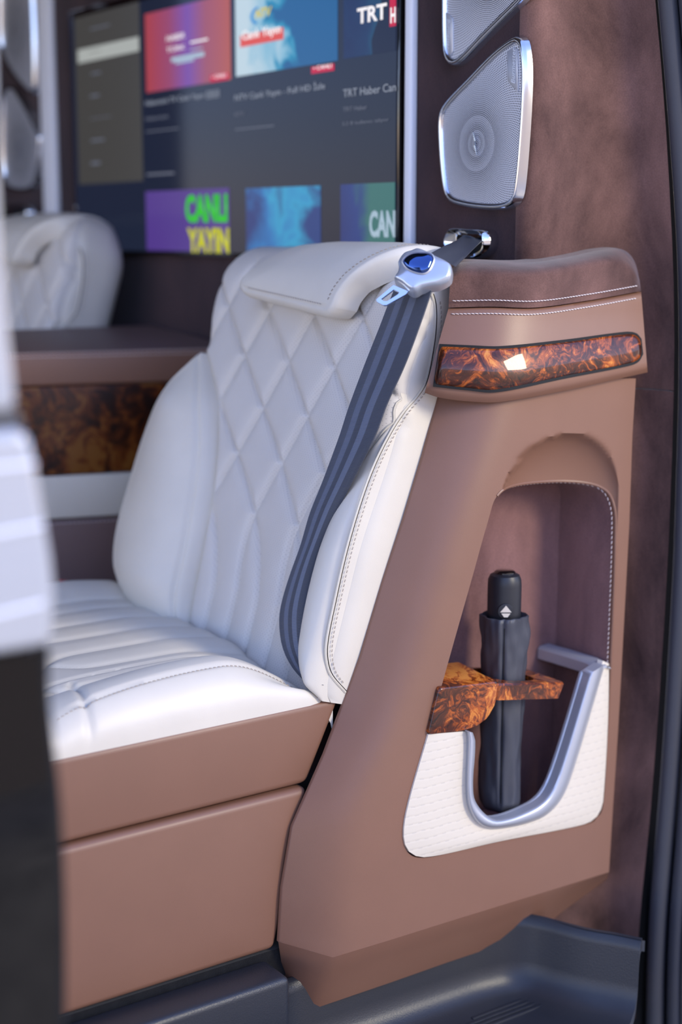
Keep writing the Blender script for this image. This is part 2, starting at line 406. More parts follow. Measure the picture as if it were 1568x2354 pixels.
# door pillar clad in suede: rounded corner with the partition, forward along the opening, then curving out to the door seal
XE = [(-.30, 1.885), (-.117, 1.886), (.09, 1.903), (.4, 1.918), (.71, 1.922), (1.0, 1.912), (1.29, 1.876), (1.49, 1.84), (1.98, 1.74), (2.3, 1.66)]
def pillar_row(z, low):
    xe = sinterp(XE, z) + .022; pts = []
    if not low:
        for k in range(7):
            a = math.pi/2*k/6; r_ = .028
            pts.append(Vector((XW + r_*(1-math.cos(a)) - .001, 1.868 + r_*(1-math.sin(a)), z)))
    x0 = xe - (.07 + .06*sstep(.9, 1.2, z)); xe = max(xe, 1.76); x0 = max(pts[-1].x + .01, x0) if pts else x0
    if pts: pts.append(Vector(((pts[-1].x+x0)/2, 1.868, z)))
    if low and z < .09: pts += [Vector((1.72, 1.868, z)), Vector((1.78, 1.868, z))]
    if low and z >= .09: pts += [Vector((x0-.012, 1.868, z)), Vector((x0-.006, 1.868, z))]
    for k in range(9):                        # quarter ellipse out to the seal
        a = math.pi/2*k/8
        pts.append(Vector((x0 + (xe-x0)*math.sin(a), 1.868 - .075*(1-math.cos(a)), z)))
    pts.append(Vector((xe+.001, 1.778, z)))
    return pts
structure(sheet('wall_right', [pillar_row(z, False) for z in (.86, .95, 1.05, 1.12, 1.2, 1.3, 1.4, 1.5, 1.6, 1.8, 1.98, 2.3)], Vector((.015, .03, 0)), SUEDE, angle=60))
structure(sheet('wall_right', [pillar_row(z, True) for z in (-.30, -.14, -.05, 0, .08, .10, .15, .3, .45, .6, .75, .858)], Vector((.015, .03, 0)), SUEDE, angle=60))

structure(box('trim_5', (.3, 1.955, -.62), (2.3, 1.975, -.03), DARK, bev=0)); structure(box('trim_6', (1.93, 1.80, -.62), (1.95, 1.97, .02), DARK, bev=0))  # unseen dark boxes added to block the sunlit ground behind the gaps
# silver strips beside the screen
def strip(x0, x1):
    a = onX((x0, 280), XW); b_ = onX((x1, 280), XW)
    return structure(box('trim_%d' % (1 if x0 > 500 else 2), (XW-.014, b_.y, .85), (XW-.0005, a.y, 2.29), STRIP, bev=.003))
strip(943, 960); strip(104, 134)

# ------------------------------------------------------------------ door seal and jamb on the right edge of the opening
seal_px = [(1500, -120), (1512, 0), (1525, 150), (1537, 300), (1552, 520), (1558, 700), (1558, 900), (1552, 1100), (1545, 1300), (1534, 1500), (1518, 1750), (1502, 1950), (1489, 2110), (1483, 2250), (1482, 2420)]
def bulb(dx, r_, Y, name, m, par):
    pts = dense([onY((q[0]+dx, q[1]), Y) for q in seal_px], 60)
    return tube(name, pts, r_, m, par, n=12)
seal = empty('door_seal', onY((1500, 2420), 1.76), 'long dark grey rubber door seal along the right edge of the opening', 'seal')
bulb(24, .0165, 1.765, 'bulb', RUBBER, seal)
bulb(70, .0155, 1.735, 'outer_bulb', RUBBER, seal)
bulb(48, .010, 1.77, 'web', DARK, seal)
G = []
for q in dense([Vector((q[0], q[1])) for q in seal_px], 40):
    G.append([onY((q.x+84, q.y), 1.715), onY((q.x+130, q.y), 1.70), onY((q.x+420, q.y), 1.70)])
structure(sheet('trim_3', G, Vector((.01, .05, 0)), BLACKP))
G = []
for q in dense([Vector((q[0], q[1])) for q in seal_px], 40):
    G.append([onY((q.x+4, q.y), 1.80), onY((q.x+60, q.y), 1.795), onY((q.x+140, q.y), 1.79)])
structure(sheet('trim_4', G, Vector((.01, .05, 0)), DARK))

# ------------------------------------------------------------------ step well of black plastic
step = empty('entry_step', (1.3, 1.7, -.25), 'black grained plastic entry step well below the brown corner panel', 'step')
base = [(.4, 1.862), (.9, 1.862), (1.16, 1.862), (1.2, 1.862), (1.3, 1.862), (1.58, 1.852)] + [(1.615 + .075*math.sin(a), 1.770 + .075*math.cos(a)) for a in [k*.17 for k in range(0, 8)]] + [(1.718, 1.72), (1.745, 1.68), (1.766, 1.641)]
base = dense([Vector(p) for p in base], 60)
prof = [(-.15, -.112), (-.03, -.058), (-.012, -.049), (-.003, -.055), (.001, -.070), (.004, -.130), (.010, -.152), (.020, -.167), (.040, -.178), (.075, -.182), (.17, -.184)]
G = []
for i, p in enumerate(base):
    t = (base[min(i+1, 59)] - base[max(i-1, 0)]).normalized(); n_ = Vector((t.y, -t.x))
    G.append([Vector((p.x + n_.x*d, p.y + n_.y*d + (-.050*sstep(1.19, 1.165, p.x) if d > -.01 else 0), z)) for d, z in [((d*(1-.8*sstep(40, 56, i)) if d < -.02 else d), (z + (.05 if d < -.1 else .008)*sstep(40, 56, i)) if d < -.02 else z) for d, z in prof]])
sheet('tub', G, Vector((0, 0, -.02)), BLACKP, step, angle=50)
box('ledge', (.40, 1.808, -.17), (1.172, 1.884, -.006), BLACKP, step, bev=.012, seg=3)
for k in range(4):
    a = onZ((1085-30*k, 2341+22*k), -.180)
    box('rib', (a.x, a.y-.004, -.186), (a.x+.35, a.y+.004, -.179), BLACKP, step, bev=.002)

# ------------------------------------------------------------------ corner panel with umbrella pocket
panel = empty('corner_panel', (1.55, 1.84, -.08), 'brown leather covered corner panel with a tall umbrella pocket beside the near seat', 'panel')
XB = [(onY(q, 1.8).z, onY(q, 1.8).x) for q in [(765, 2201), (785, 2000), (840, 1800), (950, 1500), (1040, 1200), (1110, 1000), (1140, 900)]]
XL = [(onY(q, 1.872).z, onY(q, 1.872).x) for q in [(640, 2165), (645, 2060), (670, 1900), (715, 1790), (795, 1615), (905, 1270), (1015, 915)]]
ARC_X, ARC_Z = onY((1303, 1110), 1.8).x, onY((1303, 1110), 1.8).z
def scoop(x, z):
    """the surface is pressed in above the pocket, like a thumb scoop"""
    dz = z - (ARC_Z - .03)
    hw = .140 if x < ARC_X else .122
    d = 1 - ((x-ARC_X)/hw)**2 - (dz/.112)**2 if dz > 0 else (1 - ((x-ARC_X)/hw)**2)*sstep(-.10, 0, dz)
    return .056*max(0, d)**.62
def S(x, z):
    xb = sinterp(XB, z); xl = sinterp(XL, z); k = .072/max(xb-xl, .02)
    d = (xb - x)/.022
    sp_ = .022*(math.log1p(math.exp(d)) if d < 30 else d)
    return 1.8 + k*min(sp_, .2) + scoop(x, z)
pairs = [((1085, 1330), (880, 1340)), ((1120, 1205), (930, 1190)), ((1143, 1140), (972, 1050)), ((1190, 1114), (1015, 890)), ((1300, 1106), (1250, 870)), ((1380, 1119), (1462, 870)),
         ((1412, 1160), (1454, 1000)), ((1416, 1250), (1447, 1200)), ((1407, 1500), (1431, 1500)), ((1398, 1680), (1421, 1680)), ((1388, 1840), (1409, 1860)),
         ((1372, 1880), (1400, 2005)), ((1335, 1898), (1300, 2036)), ((1150, 1934), (1030, 2119)), ((1050, 1956), (900, 2160)), ((985, 1971), (765, 2201)), ((945, 1966), (640, 2165)),
         ((928, 1930), (648, 2040)), ((936, 1860), (672, 1900)), ((985, 1685), (745, 1735)), ((1034, 1510), (830, 1510))]
SUB = 14
inn, outn = [], []
N = len(pairs)
def cr(p0, p1, p2, p3, t): return .5*((2*p1) + (p2-p0)*t + (2*p0-5*p1+4*p2-p3)*t*t + (3*p1-p0-3*p2+p3)*t**3)
for i in range(N):
    I = [Vector(pairs[(i+k) % N][0]) for k in (-1, 0, 1, 2)]; O = [Vector(pairs[(i+k) % N][1]) for k in (-1, 0, 1, 2)]
    for k in range(SUB):
        t = k/SUB; inn.append(cr(*I, t)); outn.append(O[1].lerp(O[2], t))
RAD = 40
G = []
for r_ in range(RAD+1):
    k = r_/RAD; k = k*k*(3-2*k)*.5 + k*.5
    G.append([onS(inn[j].lerp(outn[j], k), S) for j in range(len(inn))])
rim = G[0]; outer = G[-1]
roll = [[p + Vector((0, .010, 0)) for p in rim], [p + Vector((0, .003, 0)) for p in rim]]
back = [p + Vector((0, .005 if q.x < 900 or (q.x < 1020 and q.y < 1300) else .03, 0)) for p, q in zip(outer, outn)]
edge = [p + Vector((.0, .003, 0)) for p in outer]
loft('panel_shell', roll + G + [edge, back], BROWN, panel, caps=False, angle=50)
pocket_rim = rim
# band under the crease
thin_line = dense([Vector(q) for q in [(640, 2165), (702, 2183), (765, 2201)]], 10) + dense([Vector(q) for q in [(765, 2201), (900, 2160), (1030, 2119), (1300, 2036), (1400, 2005)]], 40)[1:]
under = dense([Vector(q) for q in [(650, 2235), (676, 2300), (716, 2321)]], 10, smooth=True) + dense([Vector(q) for q in [(716, 2321), (900, 2258), (1030, 2212), (1240, 2142), (1290, 2098), (1396, 2020)]], 40, smooth=False)[1:]
G = []
for k in range(7):
    t = k/6; row_ = []
    for a, b_ in zip(thin_line, under):
        q = a.lerp(b_, t); dep = lambda x, z, t=t: S(x, max(z, -.02)) - .004*math.sin(min(t*5, 1)*math.pi) + .048*t
        row_.append(onS(q, dep))
    G.append(row_)
sheet('lower_band', G, Vector((.005, .010, 0)), BROWN, panel, angle=30)
# pocket lining
def back_y(p): return 1.945
ins = [Vector((p.x, 1.86, p.z)) for p in pocket_rim]; bk = [Vector((p.x, 1.942, p.z)) for p in pocket_rim]; bk2 = [Vector((p.x, 1.955, p.z)) for p in pocket_rim]
cen = Vector((1.66, 1.945, .42))
loft('pocket_lining', [roll[0], ins, bk], SUEDEP, panel, caps=False, angle=30)
V, F = cap_fan(bk, cen, 3, lambda p, k: p)
mesh('pocket_back', V, F, SUEDEP, panel)
# piping and stitch line round the upper pocket edge
j0, j1 = 2*SUB, 9*SUB
tube('piping', [p + Vector((0, .001, 0)) for p in pocket_rim[j0:j1]], .0028, BROWN, panel, n=8)
stitches('stitching', [onS(inn[j].lerp(outn[j], .055)+Vector((-12 if j > 5*SUB else 0, 0)), S) for j in range(5*SUB+4, j1)] if False else [p + Vector((-.0042, .006, -.001)) for p in pocket_rim[5*SUB:j1]], THREAD, panel, pitch=.0085, length=.0058, out=Vector((-.6, -.8, 0)), lift=.0004)
stitches('stitching', [p + Vector((0, .0045, -.003)) for p in pocket_rim[2*SUB:5*SUB]], THREAD, panel, pitch=.0085, length=.0058, out=Vector((0, -.8, -.5)), lift=.0004)
# cream lower insert with the U-shaped cut-out
YI = 1.797
out_px = [(985, 1688), (936, 1862), (929, 1930), (946, 1963), (985, 1970), (1150, 1934), (1335, 1897), (1370, 1880), (1387, 1840), (1400, 1522), (1386, 1519)]
u_px = [(1380, 1545), (1305, 1785), (1278, 1838), (1235, 1872), (1140, 1893), (1105, 1880), (1086, 1835), (1080, 1690), (1072, 1681)]
U = dense([Vector(q) for q in u_px], 60); O = dense([Vector(q) for q in out_px], 60)
O = O[::-1]
G = []
for k in range(7):
    t = k/6; G.append([onY(tuple(U[j].lerp(O[j], t)), YI - .004*math.sin(math.pi*min(max(t, .0), 1))**.5) for j in range(60)])
sheet('insert_panel', G, Vector((0, .012, 0)), POCKETC, panel, angle=50)
# silver frame following the U, then back along the pocket wall
fr_out = [(1391, 1527), (1312, 1790), (1283, 1848), (1238, 1884), (1138, 1906), (1098, 1892), (1075, 1840), (1076, 1700), (1074, 1682)]
fr_in = [(1352, 1552), (1285, 1770), (1258, 1828), (1225, 1856), (1145, 1884), (1112, 1868), (1089, 1828), (1093, 1705), (1087, 1684)]
A = dense([Vector(q) for q in fr_out], 70); B = dense([Vector(q) for q in fr_in], 70)
G = []
for k in range(9):
    t = k/8; h = math.sin(math.pi*t)**.6
    G.append([onY(tuple(A[j].lerp(B[j], t)), 1.792 - .010*h) for j in range(70)])
sheet('silver_frame', G, Vector((0, .022, 0)), SATIN, panel, angle=50)
bar = [(1.816, 1.789, .387), (1.830, 1.825, .3895), (1.826, 1.9, .390), (1.82, 1.94, .391)]
G = []
for k, (h, dz) in enumerate(((-.030, -.021), (-.030, -.003), (-.024, .002), (-.004, .003), (.0, -.002))):
    G.append([Vector((x+h+.002, y, z+dz)) for x, y, z in bar])
sheet('silver_frame_return', G, Vector((.008, 0, -.004)), SATIN, panel, angle=40)

# ledge above: suede cap, padded lip and burl trim
LXB = [(onY(q, 1.79).z, onY(q, 1.79).x) for q in [(1150, 930), (1160, 800), (1185, 705), (1200, 600)]]
def S2(x, z):
    xb = sinterp(LXB, z); d = (xb-x)/.024; sp_ = .024*(math.log1p(math.exp(d)) if d < 30 else d)
    flare = .022*sstep(1.0, .86, z)
    return 1.795 - flare + .70*min(sp_, .25)
def band(name, top, bot, nv, off, thick, m, par, nu=70, smooth=True, surf=S2, **kw):
    A = dense([Vector(q) for q in top], nu, smooth=smooth); B = dense([Vector(q) for q in bot], nu, smooth=smooth)
    G = []
    for i in range(nv):
        v = i/(nv-1); G.append([onS(A[j].lerp(B[j], v), lambda x, z, u=j/(nu-1), v=v: surf(x, z) - off(u, v)) for j in range(nu)])
    return sheet(name, G, thick, m, par, **kw), G
def rnd(u, v, r_=.10, h=.006, ru=.04):
    a = min(v, 1-v)/r_; b_ = min(u, 1-u)/ru
    f = 1.0
    if a < 1: f *= math.sqrt(max(0, 1-(1-a)**2))
    if b_ < 1: f *= math.sqrt(max(0, 1-(1-b_)**2))
    return h*(f-1)
cap_top = [(1037, 618), (1060, 603), (1210, 604), (1300, 592), (1380, 575), (1425, 572), (1450, 586), (1462, 606), (1470, 640)]
cap_bot = [(1031, 707), (1130, 705), (1230, 707), (1350, 691), (1474, 669)]
def capoff(u, v): return -.052*(1-min(v/.30, 1))**2.2 - .03*max(0, 1-(1-u)/.05)**2*(1-v)
_, Gc = band('suede_cap', cap_top, cap_bot, 16, capoff, lambda i, j: Vector((.04*(1-j/69)**2, .012+.018*j/69, 0)), SUEDE, panel)
# the cap runs back to the pillar
top = Gc[0]
sheet('suede_cap_top', [[p + Vector((.002, 0, 0)) for p in top], [p + Vector((.0, .03, .004)) for p in top]], Vector((0, 0, -.01)), SUEDE, panel)
lip_top = [(1031, 709), (1130, 707), (1230, 709), (1350, 693), (1474, 671)]
lip_bot = [(976, 903), (1010, 914), (1080, 923), (1150, 924), (1300, 898), (1400, 876), (1489, 856)]
def lipoff(u, v):
    e = .0
    if v > .9: e -= .012*((v-.9)/.1)**2
    if v < .06: e -= .005*(1-v/.06)**2
    return e + .004*math.sin(math.pi*min(v, 1))
_, Gl = band('lip', lip_top, lip_bot, 24, lipoff, lambda i, j: Vector((.045*(1-j/69)**2, .025+.02*j/69, .004)), BROWN, panel)
stitches('stitching', [p + Vector((0, -.0015, .010)) for p in Gc[-1][1:-2]], THREAD, panel, pitch=.0062, length=.0056, wid=.0012, out=Vector((-.3, -.9, .2)), lift=.002)
stitches('stitching', [p + Vector((0, -.002, -.003)) for p in Gl[1][1:-2]], THREAD, panel, pitch=.0062, length=.0056, wid=.0012, out=Vector((-.3, -.9, .2)), lift=.001)
tr_top = [(1012, 792), (1080, 795), (1150, 797), (1300, 782), (1440, 764), (1462, 767), (1474, 780)]
tr_bot = [(997, 887), (1070, 895), (1140, 900), (1300, 868), (1450, 838), (1468, 829), (1478, 812)]
def troff(u, v): return .008 + rnd(u, v, .16, .009, .03) + lerp(.013, .0035, sstep(.15, .40, u))*math.sin(math.pi*v)
band('wood_trim', tr_top, tr_bot, 20, troff, lambda i, j: Vector((.016*(1-j/89), .012, 0)), BURL, panel, nu=90)
def sroff(u, v): return .0062
A = [(q[0]-(1.5 if q[0] < 1050 else -1 if q[0] > 1440 else 0), q[1]-1.2) for q in tr_top]; B = [(q[0]-(1.5 if q[0] < 1050 else -1 if q[0] > 1440 else 0), q[1]+2) for q in tr_bot]
band('trim_gap_shade', A, B, 6, sroff, lambda i, j: Vector((.016*(1-j/89), .010, 0)), DARK, panel, nu=90)  # dark band drawn as the shaded gap round the wood trim

# ------------------------------------------------------------------ umbrella holder of burl wood (part of the corner panel)
yh = 1.792
hb = [(1012, 1582), (1145, 1566), (1147, 1580), (1140, 1620), (1122, 1652), (1095, 1672), (1062, 1682), (986, 1690)]
prism('holder_block', [onY(q, yh) for q in dense([Vector(q) for q in hb], 40, closed=True, smooth=False)], Vector((0, .10, .010)), BURL, panel, bev=.003, angle=50)
# ring plate with a rounded opening for the umbrella
def rrect(cx_, cy_, hx, hy, r_, n=8):
    pts = []
    for sx, sy, a0 in ((1, 1, 0), (-1, 1, 90), (-1, -1, 180), (1, -1, 270)):
        for k in range(n+1):
            a = math.radians(a0 + 90*k/n); pts.append((cx_+sx*(hx-r_)+r_*math.cos(a), cy_+sy*(hy-r_)+r_*math.sin(a)))
    return pts
UX, UY = 1.632, 1.852
zc = .384
oi = rrect(UX+.004, UY+.004, .046, .045, .03); oo = rrect(UX+.012, UY-.002, .078, .060, .012)
oo = [(x + (.0), max(y, 1.792)) for x, y in oo]
R_ = [[Vector((x, y, zc-.014)) for x, y in oi], [Vector((x, y, zc+.012)) for x, y in oi], [Vector((x-.001, y-.001, zc+.014)) for x, y in oi],
      [Vector((x, y, zc+.014)) for x, y in inset(oo, .003)], [Vector((x, y, zc+.011)) for x, y in oo], [Vector((x-(.012 if x > UX+.05 else 0), y, zc-.014)) for x, y in oo]]
R_ = [[p + Vector((0, 0, -.16*(p.x-1.575))) for p in q] for q in R_]
loft('holder_ring', R_, BURL, panel, closed=True, angle=40)

# ------------------------------------------------------------------ umbrella
zb, zt = .150, .568
um = empty('umbrella', (UX, UY, zb), 'folded black umbrella standing in the pocket through the burl holder', 'umbrella')
hr_ = .0285
lathe('handle', (UX, UY), [(.004, zt), (hr_*.55, zt-.0005), (hr_*.86, zt-.005), (hr_*.97, zt-.012), (hr_, zt-.022), (hr_, zt-.06), (hr_*.97, zt-.10), (hr_*.97, .44)], HANDLE, um, n=40)
lathe('handle_cap', (UX, UY), [(.003, zt+.0035), (hr_*.5, zt+.003), (hr_*.62, zt+.0005), (hr_*.62, zt-.003)], BLACKG, um, n=32)
zs_ = .494
front = math.atan2(-UY, -UX)
def fold(a, z):
    t = (z-zb)/(zs_-zb)
    d = .0020*math.sin(3*a+4*t) + .0016*noise.noise(Vector((math.cos(a)*2.2, math.sin(a)*2.2, z*22)))*2.6
    d += .0040*noise.noise(Vector((math.cos(a)*3.5+7, math.sin(a)*3.5, z*38)))*sstep(.55, .95, t)
    da = (a-front+math.pi) % (2*math.pi)-math.pi
    d -= .0045*math.exp(-(da/.075)**2)*sstep(.0, .1, t)
    d += .0035*abs(math.cos(2*(a-front)))**3*sstep(.75, 1, t)
    d -= .004*sstep(.06, 0, t)*abs(math.sin(3*a+.6))
    return d
prof = [(.010, zb), (.028, zb+.001), (.0335, zb+.007)] + [(.0352 + .0022*sstep(0, 1, k/46), zb+.014 + (zs_-zb-.014)*k/46) for k in range(47)]
prof += [(.0355, zs_+.001), (.0335, zs_-.004), (.0292, zs_-.012)]
sl = lathe('sleeve', (UX, UY), prof, NYLON, um, n=90, fn=fold, angle=60)
fa = front+.04
ln = [Vector((UX+math.cos(fa)*(r_+fold(fa, z)+.0005), UY+math.sin(fa)*(r_+fold(fa, z)+.0005), z)) for r_, z in prof[4:48]]
tube('seam', ln, .0009, DARK, sl, n=6)
bc = Vector((UX+math.cos(front+.1)*hr_, UY+math.sin(front+.1)*hr_, .507)); bd = Vector((math.cos(front+.1), math.sin(front+.1), 0)); bx = Vector((0, 0, 1)).cross(bd)
def disc(c, r_, n=28): return [c + bx*(r_*math.cos(2*math.pi*k/n)) + Vector((0, 0, r_*math.sin(2*math.pi*k/n))) for k in range(n)]
bt = prism('button', disc(bc-bd*.004, .0135), bd*.006, HANDLE, um, bev=.001)
prism('arrow', [bc+bd*.0022+bx*dx+Vector((0, 0, dz)) for dx, dz in ((-.0095, -.001), (.0095, -.001), (0, .0105))], bd*.0008, CREAM, bt, bev=0)
prism('arrow', [bc+bd*.0022+bx*dx+Vector((0, 0, dz)) for dx, dz in ((-.0075, -.003), (.0075, -.003), (.003, -.0095), (-.003, -.0095))], bd*.0008, CREAM, bt, bev=0)

# ------------------------------------------------------------------ near seat
TILT = math.radians(17); NB = Vector((-math.cos(TILT), 0, math.sin(TILT))); TB = Vector((math.sin(TILT), 0, math.cos(TILT)))
B0 = Vector((1.27, 0, .40))
def BP(s, t, n): p = B0 + TB*t + NB*n; return Vector((p.x, s, p.z))
def st(q, off=0.0):
    p = onP(q, B0 + NB*off, NB); d = p - B0; return p.y, d.dot(TB)
seat = empty('passenger_seat', (1.25, 2.25, 0), 'cream quilted leather seat in front with a dark belt across its backrest', 'seat', 'cream captain seats against the partition')
SL = [(-.03, 2.50), (.0, 2.52), (.04, 2.575), (.09, 2.632), (.15, 2.655), (.22, 2.652), (.35, 2.632), (.45, 2.588), (.505, 2.54), (.54, 2.512), (.57, 2.512), (.60, 2.518), (.66, 2.52), (.72, 2.51), (.76, 2.50)]
CL = [(-.03, 2.30), (.058, 2.325), (.18, 2.335), (.329, 2.359), (.432, 2.40), (.50, 2.455), (.535, 2.492), (.56, 2.52), (.8, 2.6)]
SR = [(-.03, 1.882), (.76, 1.882)]
CR = [(-.03, 1.884), (0, 1.887), (.02, 1.906), (.045, 1.934), (.08, 1.956), (.18, 1.968), (.28, 1.957), (.36, 1.93), (.43, 1.895), (.48, 1.872), (.53, 1.85), (.8, 1.78)]
TT = .755
def n_center(s, t):
    tc = t
    a = (s-2.208-.28*(max(tc, .12)-.53))/.1435; b_ = (tc-.53)/.175
    bm_ = -1.75; x = (b_-bm_)/.18; b_ = bm_ + .18*math.log1p(math.exp(min(x, 40))) if x < 40 else b_
    ds = []
    for q in (a+b_, a-b_):
        f = abs((q+.5) % 1-.5); ds.append(f*.108)
    d = min(ds); fade = sstep(.74, .66, t)
    dd = d*(1+0*t)
    return fade*(-.0035*math.exp(-(dd/.0042)**2) + .0085*(1-math.exp(-dd/.010)) - .006)
def n_front(s, t):
    sl, sr, cl, cr_ = sinterp(SL, t), sinterp(SR, t), sinterp(CL, t), sinterp(CR, t)
    n = -.010*math.exp(-((s-2.2)/.16)**2)*sstep(.7, .3, t)
    n += n_center(s, t)*sstep(0, .02, cl-s)*sstep(0, .02, s-cr_)
    if s > cl:
        q = min((s-cl)/max(sl-cl, .02), 1); wd = sstep(.56, .40, t)*sstep(-.06, .10, t)
        n += .056*wd*math.sin(math.pi*q**.8)**.75*sstep(0, .05, sl-cl) 
        n -= .0055*math.exp(-((sl-.050-s)/.0045)**2)*sstep(.54, .46, t)
        n -= .005*math.exp(-((s-cl-.022)/.004)**2)*sstep(.54, .5, t)
    elif s < cr_:
        q = min((cr_-s)/max(cr_-sr, .02), 1); wd = sstep(.44, .22, t)*sstep(-.06, .06, t)
        n += .029*wd*math.sin(math.pi*(q*.86))**.7*sstep(0, .03, cr_-sr)
    n -= .007*math.exp(-((s-cl)/.005)**2)*sstep(.62, .50, t) + .006*math.exp(-((s-cr_)/.005)**2)
    # rounded outer edges and head end
    dl = max(sl-s, 0); r_ = .045
    if dl < r_: n -= r_ - math.sqrt(max(r_*r_-(r_-dl)**2, 0))
    dr = max(s-sr, 0); r2 = .016+.012*sstep(.52, .75, t)
    if dr < r2: n -= r2 - math.sqrt(max(r2*r2-(r2-dr)**2, 0))
    dt = TT-t; r3 = .095
    if dt < r3: n -= .085*(1 - math.sqrt(max(1-(1-dt/r3)**2, 0)))
    return n
NT = 190
ts = [.002 + (TT-.002)*(1-(1-k/NT)**1.12) for k in range(NT+1)]
def topw(t, e, w_=.06):                              # shoulders close in near the top
    return e*(1-math.sqrt(max(1-max(0, (t-(TT-w_))/(w_+.0001))**2, 0)))
def region(f0, f1, n):
    G = []
    for t in ts:
        a, b_ = f0(t), f1(t); G.append([BP(a+(b_-a)*k/n, t, n_front(a+(b_-a)*k/n, t)) for k in range(n+1)])
    return G
def sLx(t): return sinterp(SL, t) - topw(t, .07)
def sRx(t): return sinterp(SR, t) + topw(t, .075, .10)
cLx = lambda t: min(sinterp(CL, t), sLx(t)-.0005); cRx = lambda t: max(sinterp(CR, t), sRx(t)+.0005)
Gc_ = region(lambda t: cRx(t), lambda t: cLx(t), 150)
sheet('quilted_panel', Gc_, lambda i, j: -NB*.02, CREAMP, seat, angle=60)
kL = max(i for i, t in enumerate(ts) if t < .532); kR = max(i for i, t in enumerate(ts) if t < .512)
GL = region(lambda t: cLx(t)+.0004, sLx, 110)[:kL]; sheet('bolster', GL, lambda i, j: -NB*.02, CREAM, seat, angle=60)
GR = region(sRx, lambda t: cRx(t)-.0004, 34)[:kR]; sheet('bolster', GR, lambda i, j: -NB*.02, CREAM, seat, angle=60)
# outer shell: from the front edge round to the back
def shell_ring(t):
    out = []
    l, r_ = sLx(t), sRx(t); nl, nr = n_front(l, t), n_front(r_, t)
    dep = -.165 + .030*sstep(TT-.13, TT, t)**1.5
    for n in (nl-.008, nl-.012, nl*.75+dep*.25, nl*.4+dep*.6, dep+.03, dep+.008): out.append(BP(l - .004 if n == nl-.008 else l + .0015 - (.025 if n < dep+.02 else .006 if n < dep+.04 else 0), t, n))
    for k in range(1, 8): out.append(BP(l-.03+(r_-l+.05)*k/8, t, dep))
    for n in (dep+.008, dep+.03, nr*.4+dep*.6, nr*.75+dep*.25, nr-.012, nr-.008): out.append(BP(r_ + .004 if n == nr-.008 else r_ - .0012 + (.02 if n < dep+.02 else .004 if n < dep+.04 else 0), t, n))
    return out
rings = [shell_ring(t) for t in ts[::2]]
G = rings
sheet('backrest_shell', G, lambda i, j: (Vector((1.38, 2.25, G[i][j].z))-G[i][j]).normalized()*.006, CREAM, seat, angle=60)
_r = shell_ring(TT)[1:-1]; _f = [Gc_[-1][k] - TB*.002 for k in range(0, 151, 5)]
mesh('top_closure', _r + _f, [tuple(range(len(_r)+len(_f)))], CREAM, seat)
# near side panel with its curved seam and stitches
seam_px = [(988, 660), (1000, 700), (1000, 760), (990, 830), (978, 880), (960, 910), (930, 945), (900, 990), (862, 1065), (830, 1150), (795, 1270), (768, 1390), (752, 1470), (750, 1510), (760, 1550), (795, 1592)]
sd = dense([onY(q, 1.8795) for q in seam_px], 120)
tube('seam_piping', [p+Vector((0, .0012, 0)) for p in sd[2:]], .0022, CREAMV, seat, n=6)
tube('seam_shade', [p+Vector((.0035, .0018, 0)) for p in sd[2:]], .0011, DARK, seat, n=6)  # black strand drawn as the shade in the seam's groove
stitches('stitching', [p+Vector((.011, -.0005, .0)) for p in sd[4:-4]], THREADC, seat, pitch=.0075, length=.005, out=Vector((0, -1, 0)), lift=.0004)
def on_front(f, t0, t1, n=60, dn=0.0): return [BP(f(lerp(t0, t1, k/n)), lerp(t0, t1, k/n), n_front(f(lerp(t0, t1, k/n)), lerp(t0, t1, k/n))+dn) for k in range(n+1)]
tube('seam_piping', on_front(cRx, .03, .495, dn=.001), .0018, CREAMV, seat, n=6)
tube('seam_piping', on_front(cLx, .03, .528, dn=.001), .0020, CREAMV, seat, n=6)
# head pillow draped over the top
PPATH = [Vector(p) for p in [(.598, .054), (.62, .058), (.65, .058), (.68, .052), (.708, .036), (.730, .012), (.746, -.022), (.756, -.06), (.758, -.09), (.752, -.115)]]
PD = dense(PPATH, 121); PLEN = sum((b_-a_).length for a_, b_ in zip(PD, PD[1:])); PW = .315
def pil(u, v):
    x, y = u*PW, v*PLEN; R_ = .032
    cx_ = min(x, PW-x)
    if cx_ < R_ and y < R_:                               # rounded lower corners
        a_, b_ = R_-cx_, R_-y; k = max(a_, b_)/max(math.hypot(a_, b_), 1e-9); nx_ = R_-a_*k; y = R_-b_*k
        x = nx_ if x < PW/2 else PW-nx_; cx_ = nx_
        e = R_ - math.hypot(R_-nx_, R_-y)
    else: e = min(cx_, y)
    r_ = .011; d = r_ - math.sqrt(max(r_*r_-(r_-min(max(e, 0), r_))**2, 0))
    d += .0016*math.exp(-((e-.0175)/.0022)**2) - .004*sstep(0, .09, e)
    q = y/PLEN*120; i = min(int(q), 119); P_ = PD[i].lerp(PD[i+1], q-i); T_ = (PD[min(i+2, 120)]-PD[max(i-1, 0)]).normalized()
    sx = 2.012 + x - .075*sstep(.02, .17, y)
    return BP(sx, P_.x + .030*(x/PW)*sstep(.10, 0, y) + T_.y*d, P_.y - T_.x*d), T_
PG = [[pil(u/60, v/80) for u in range(61)] for v in range(81)]
G = [[p for p, _ in r_] for r_ in PG]
def inward(i, j): T_ = PG[i][j][1]; return (TB*T_.y - NB*T_.x)*.036
pl = sheet('headrest_pillow', G, inward, CREAM, seat, angle=60)
stitches('stitching', [G[v][4]+Vector((-.0006, 0, .0004)) for v in range(8, 66)], THREADC, pl, pitch=.0075, length=.005, out=Vector((-.8, -.2, .6)), lift=.001)
stitches('stitching', [G[6][u]+Vector((-.0006, 0, 0)) for u in range(7, 54)], THREADC, pl, pitch=.0075, length=.005, out=Vector((-.9, 0, .3)), lift=.001)

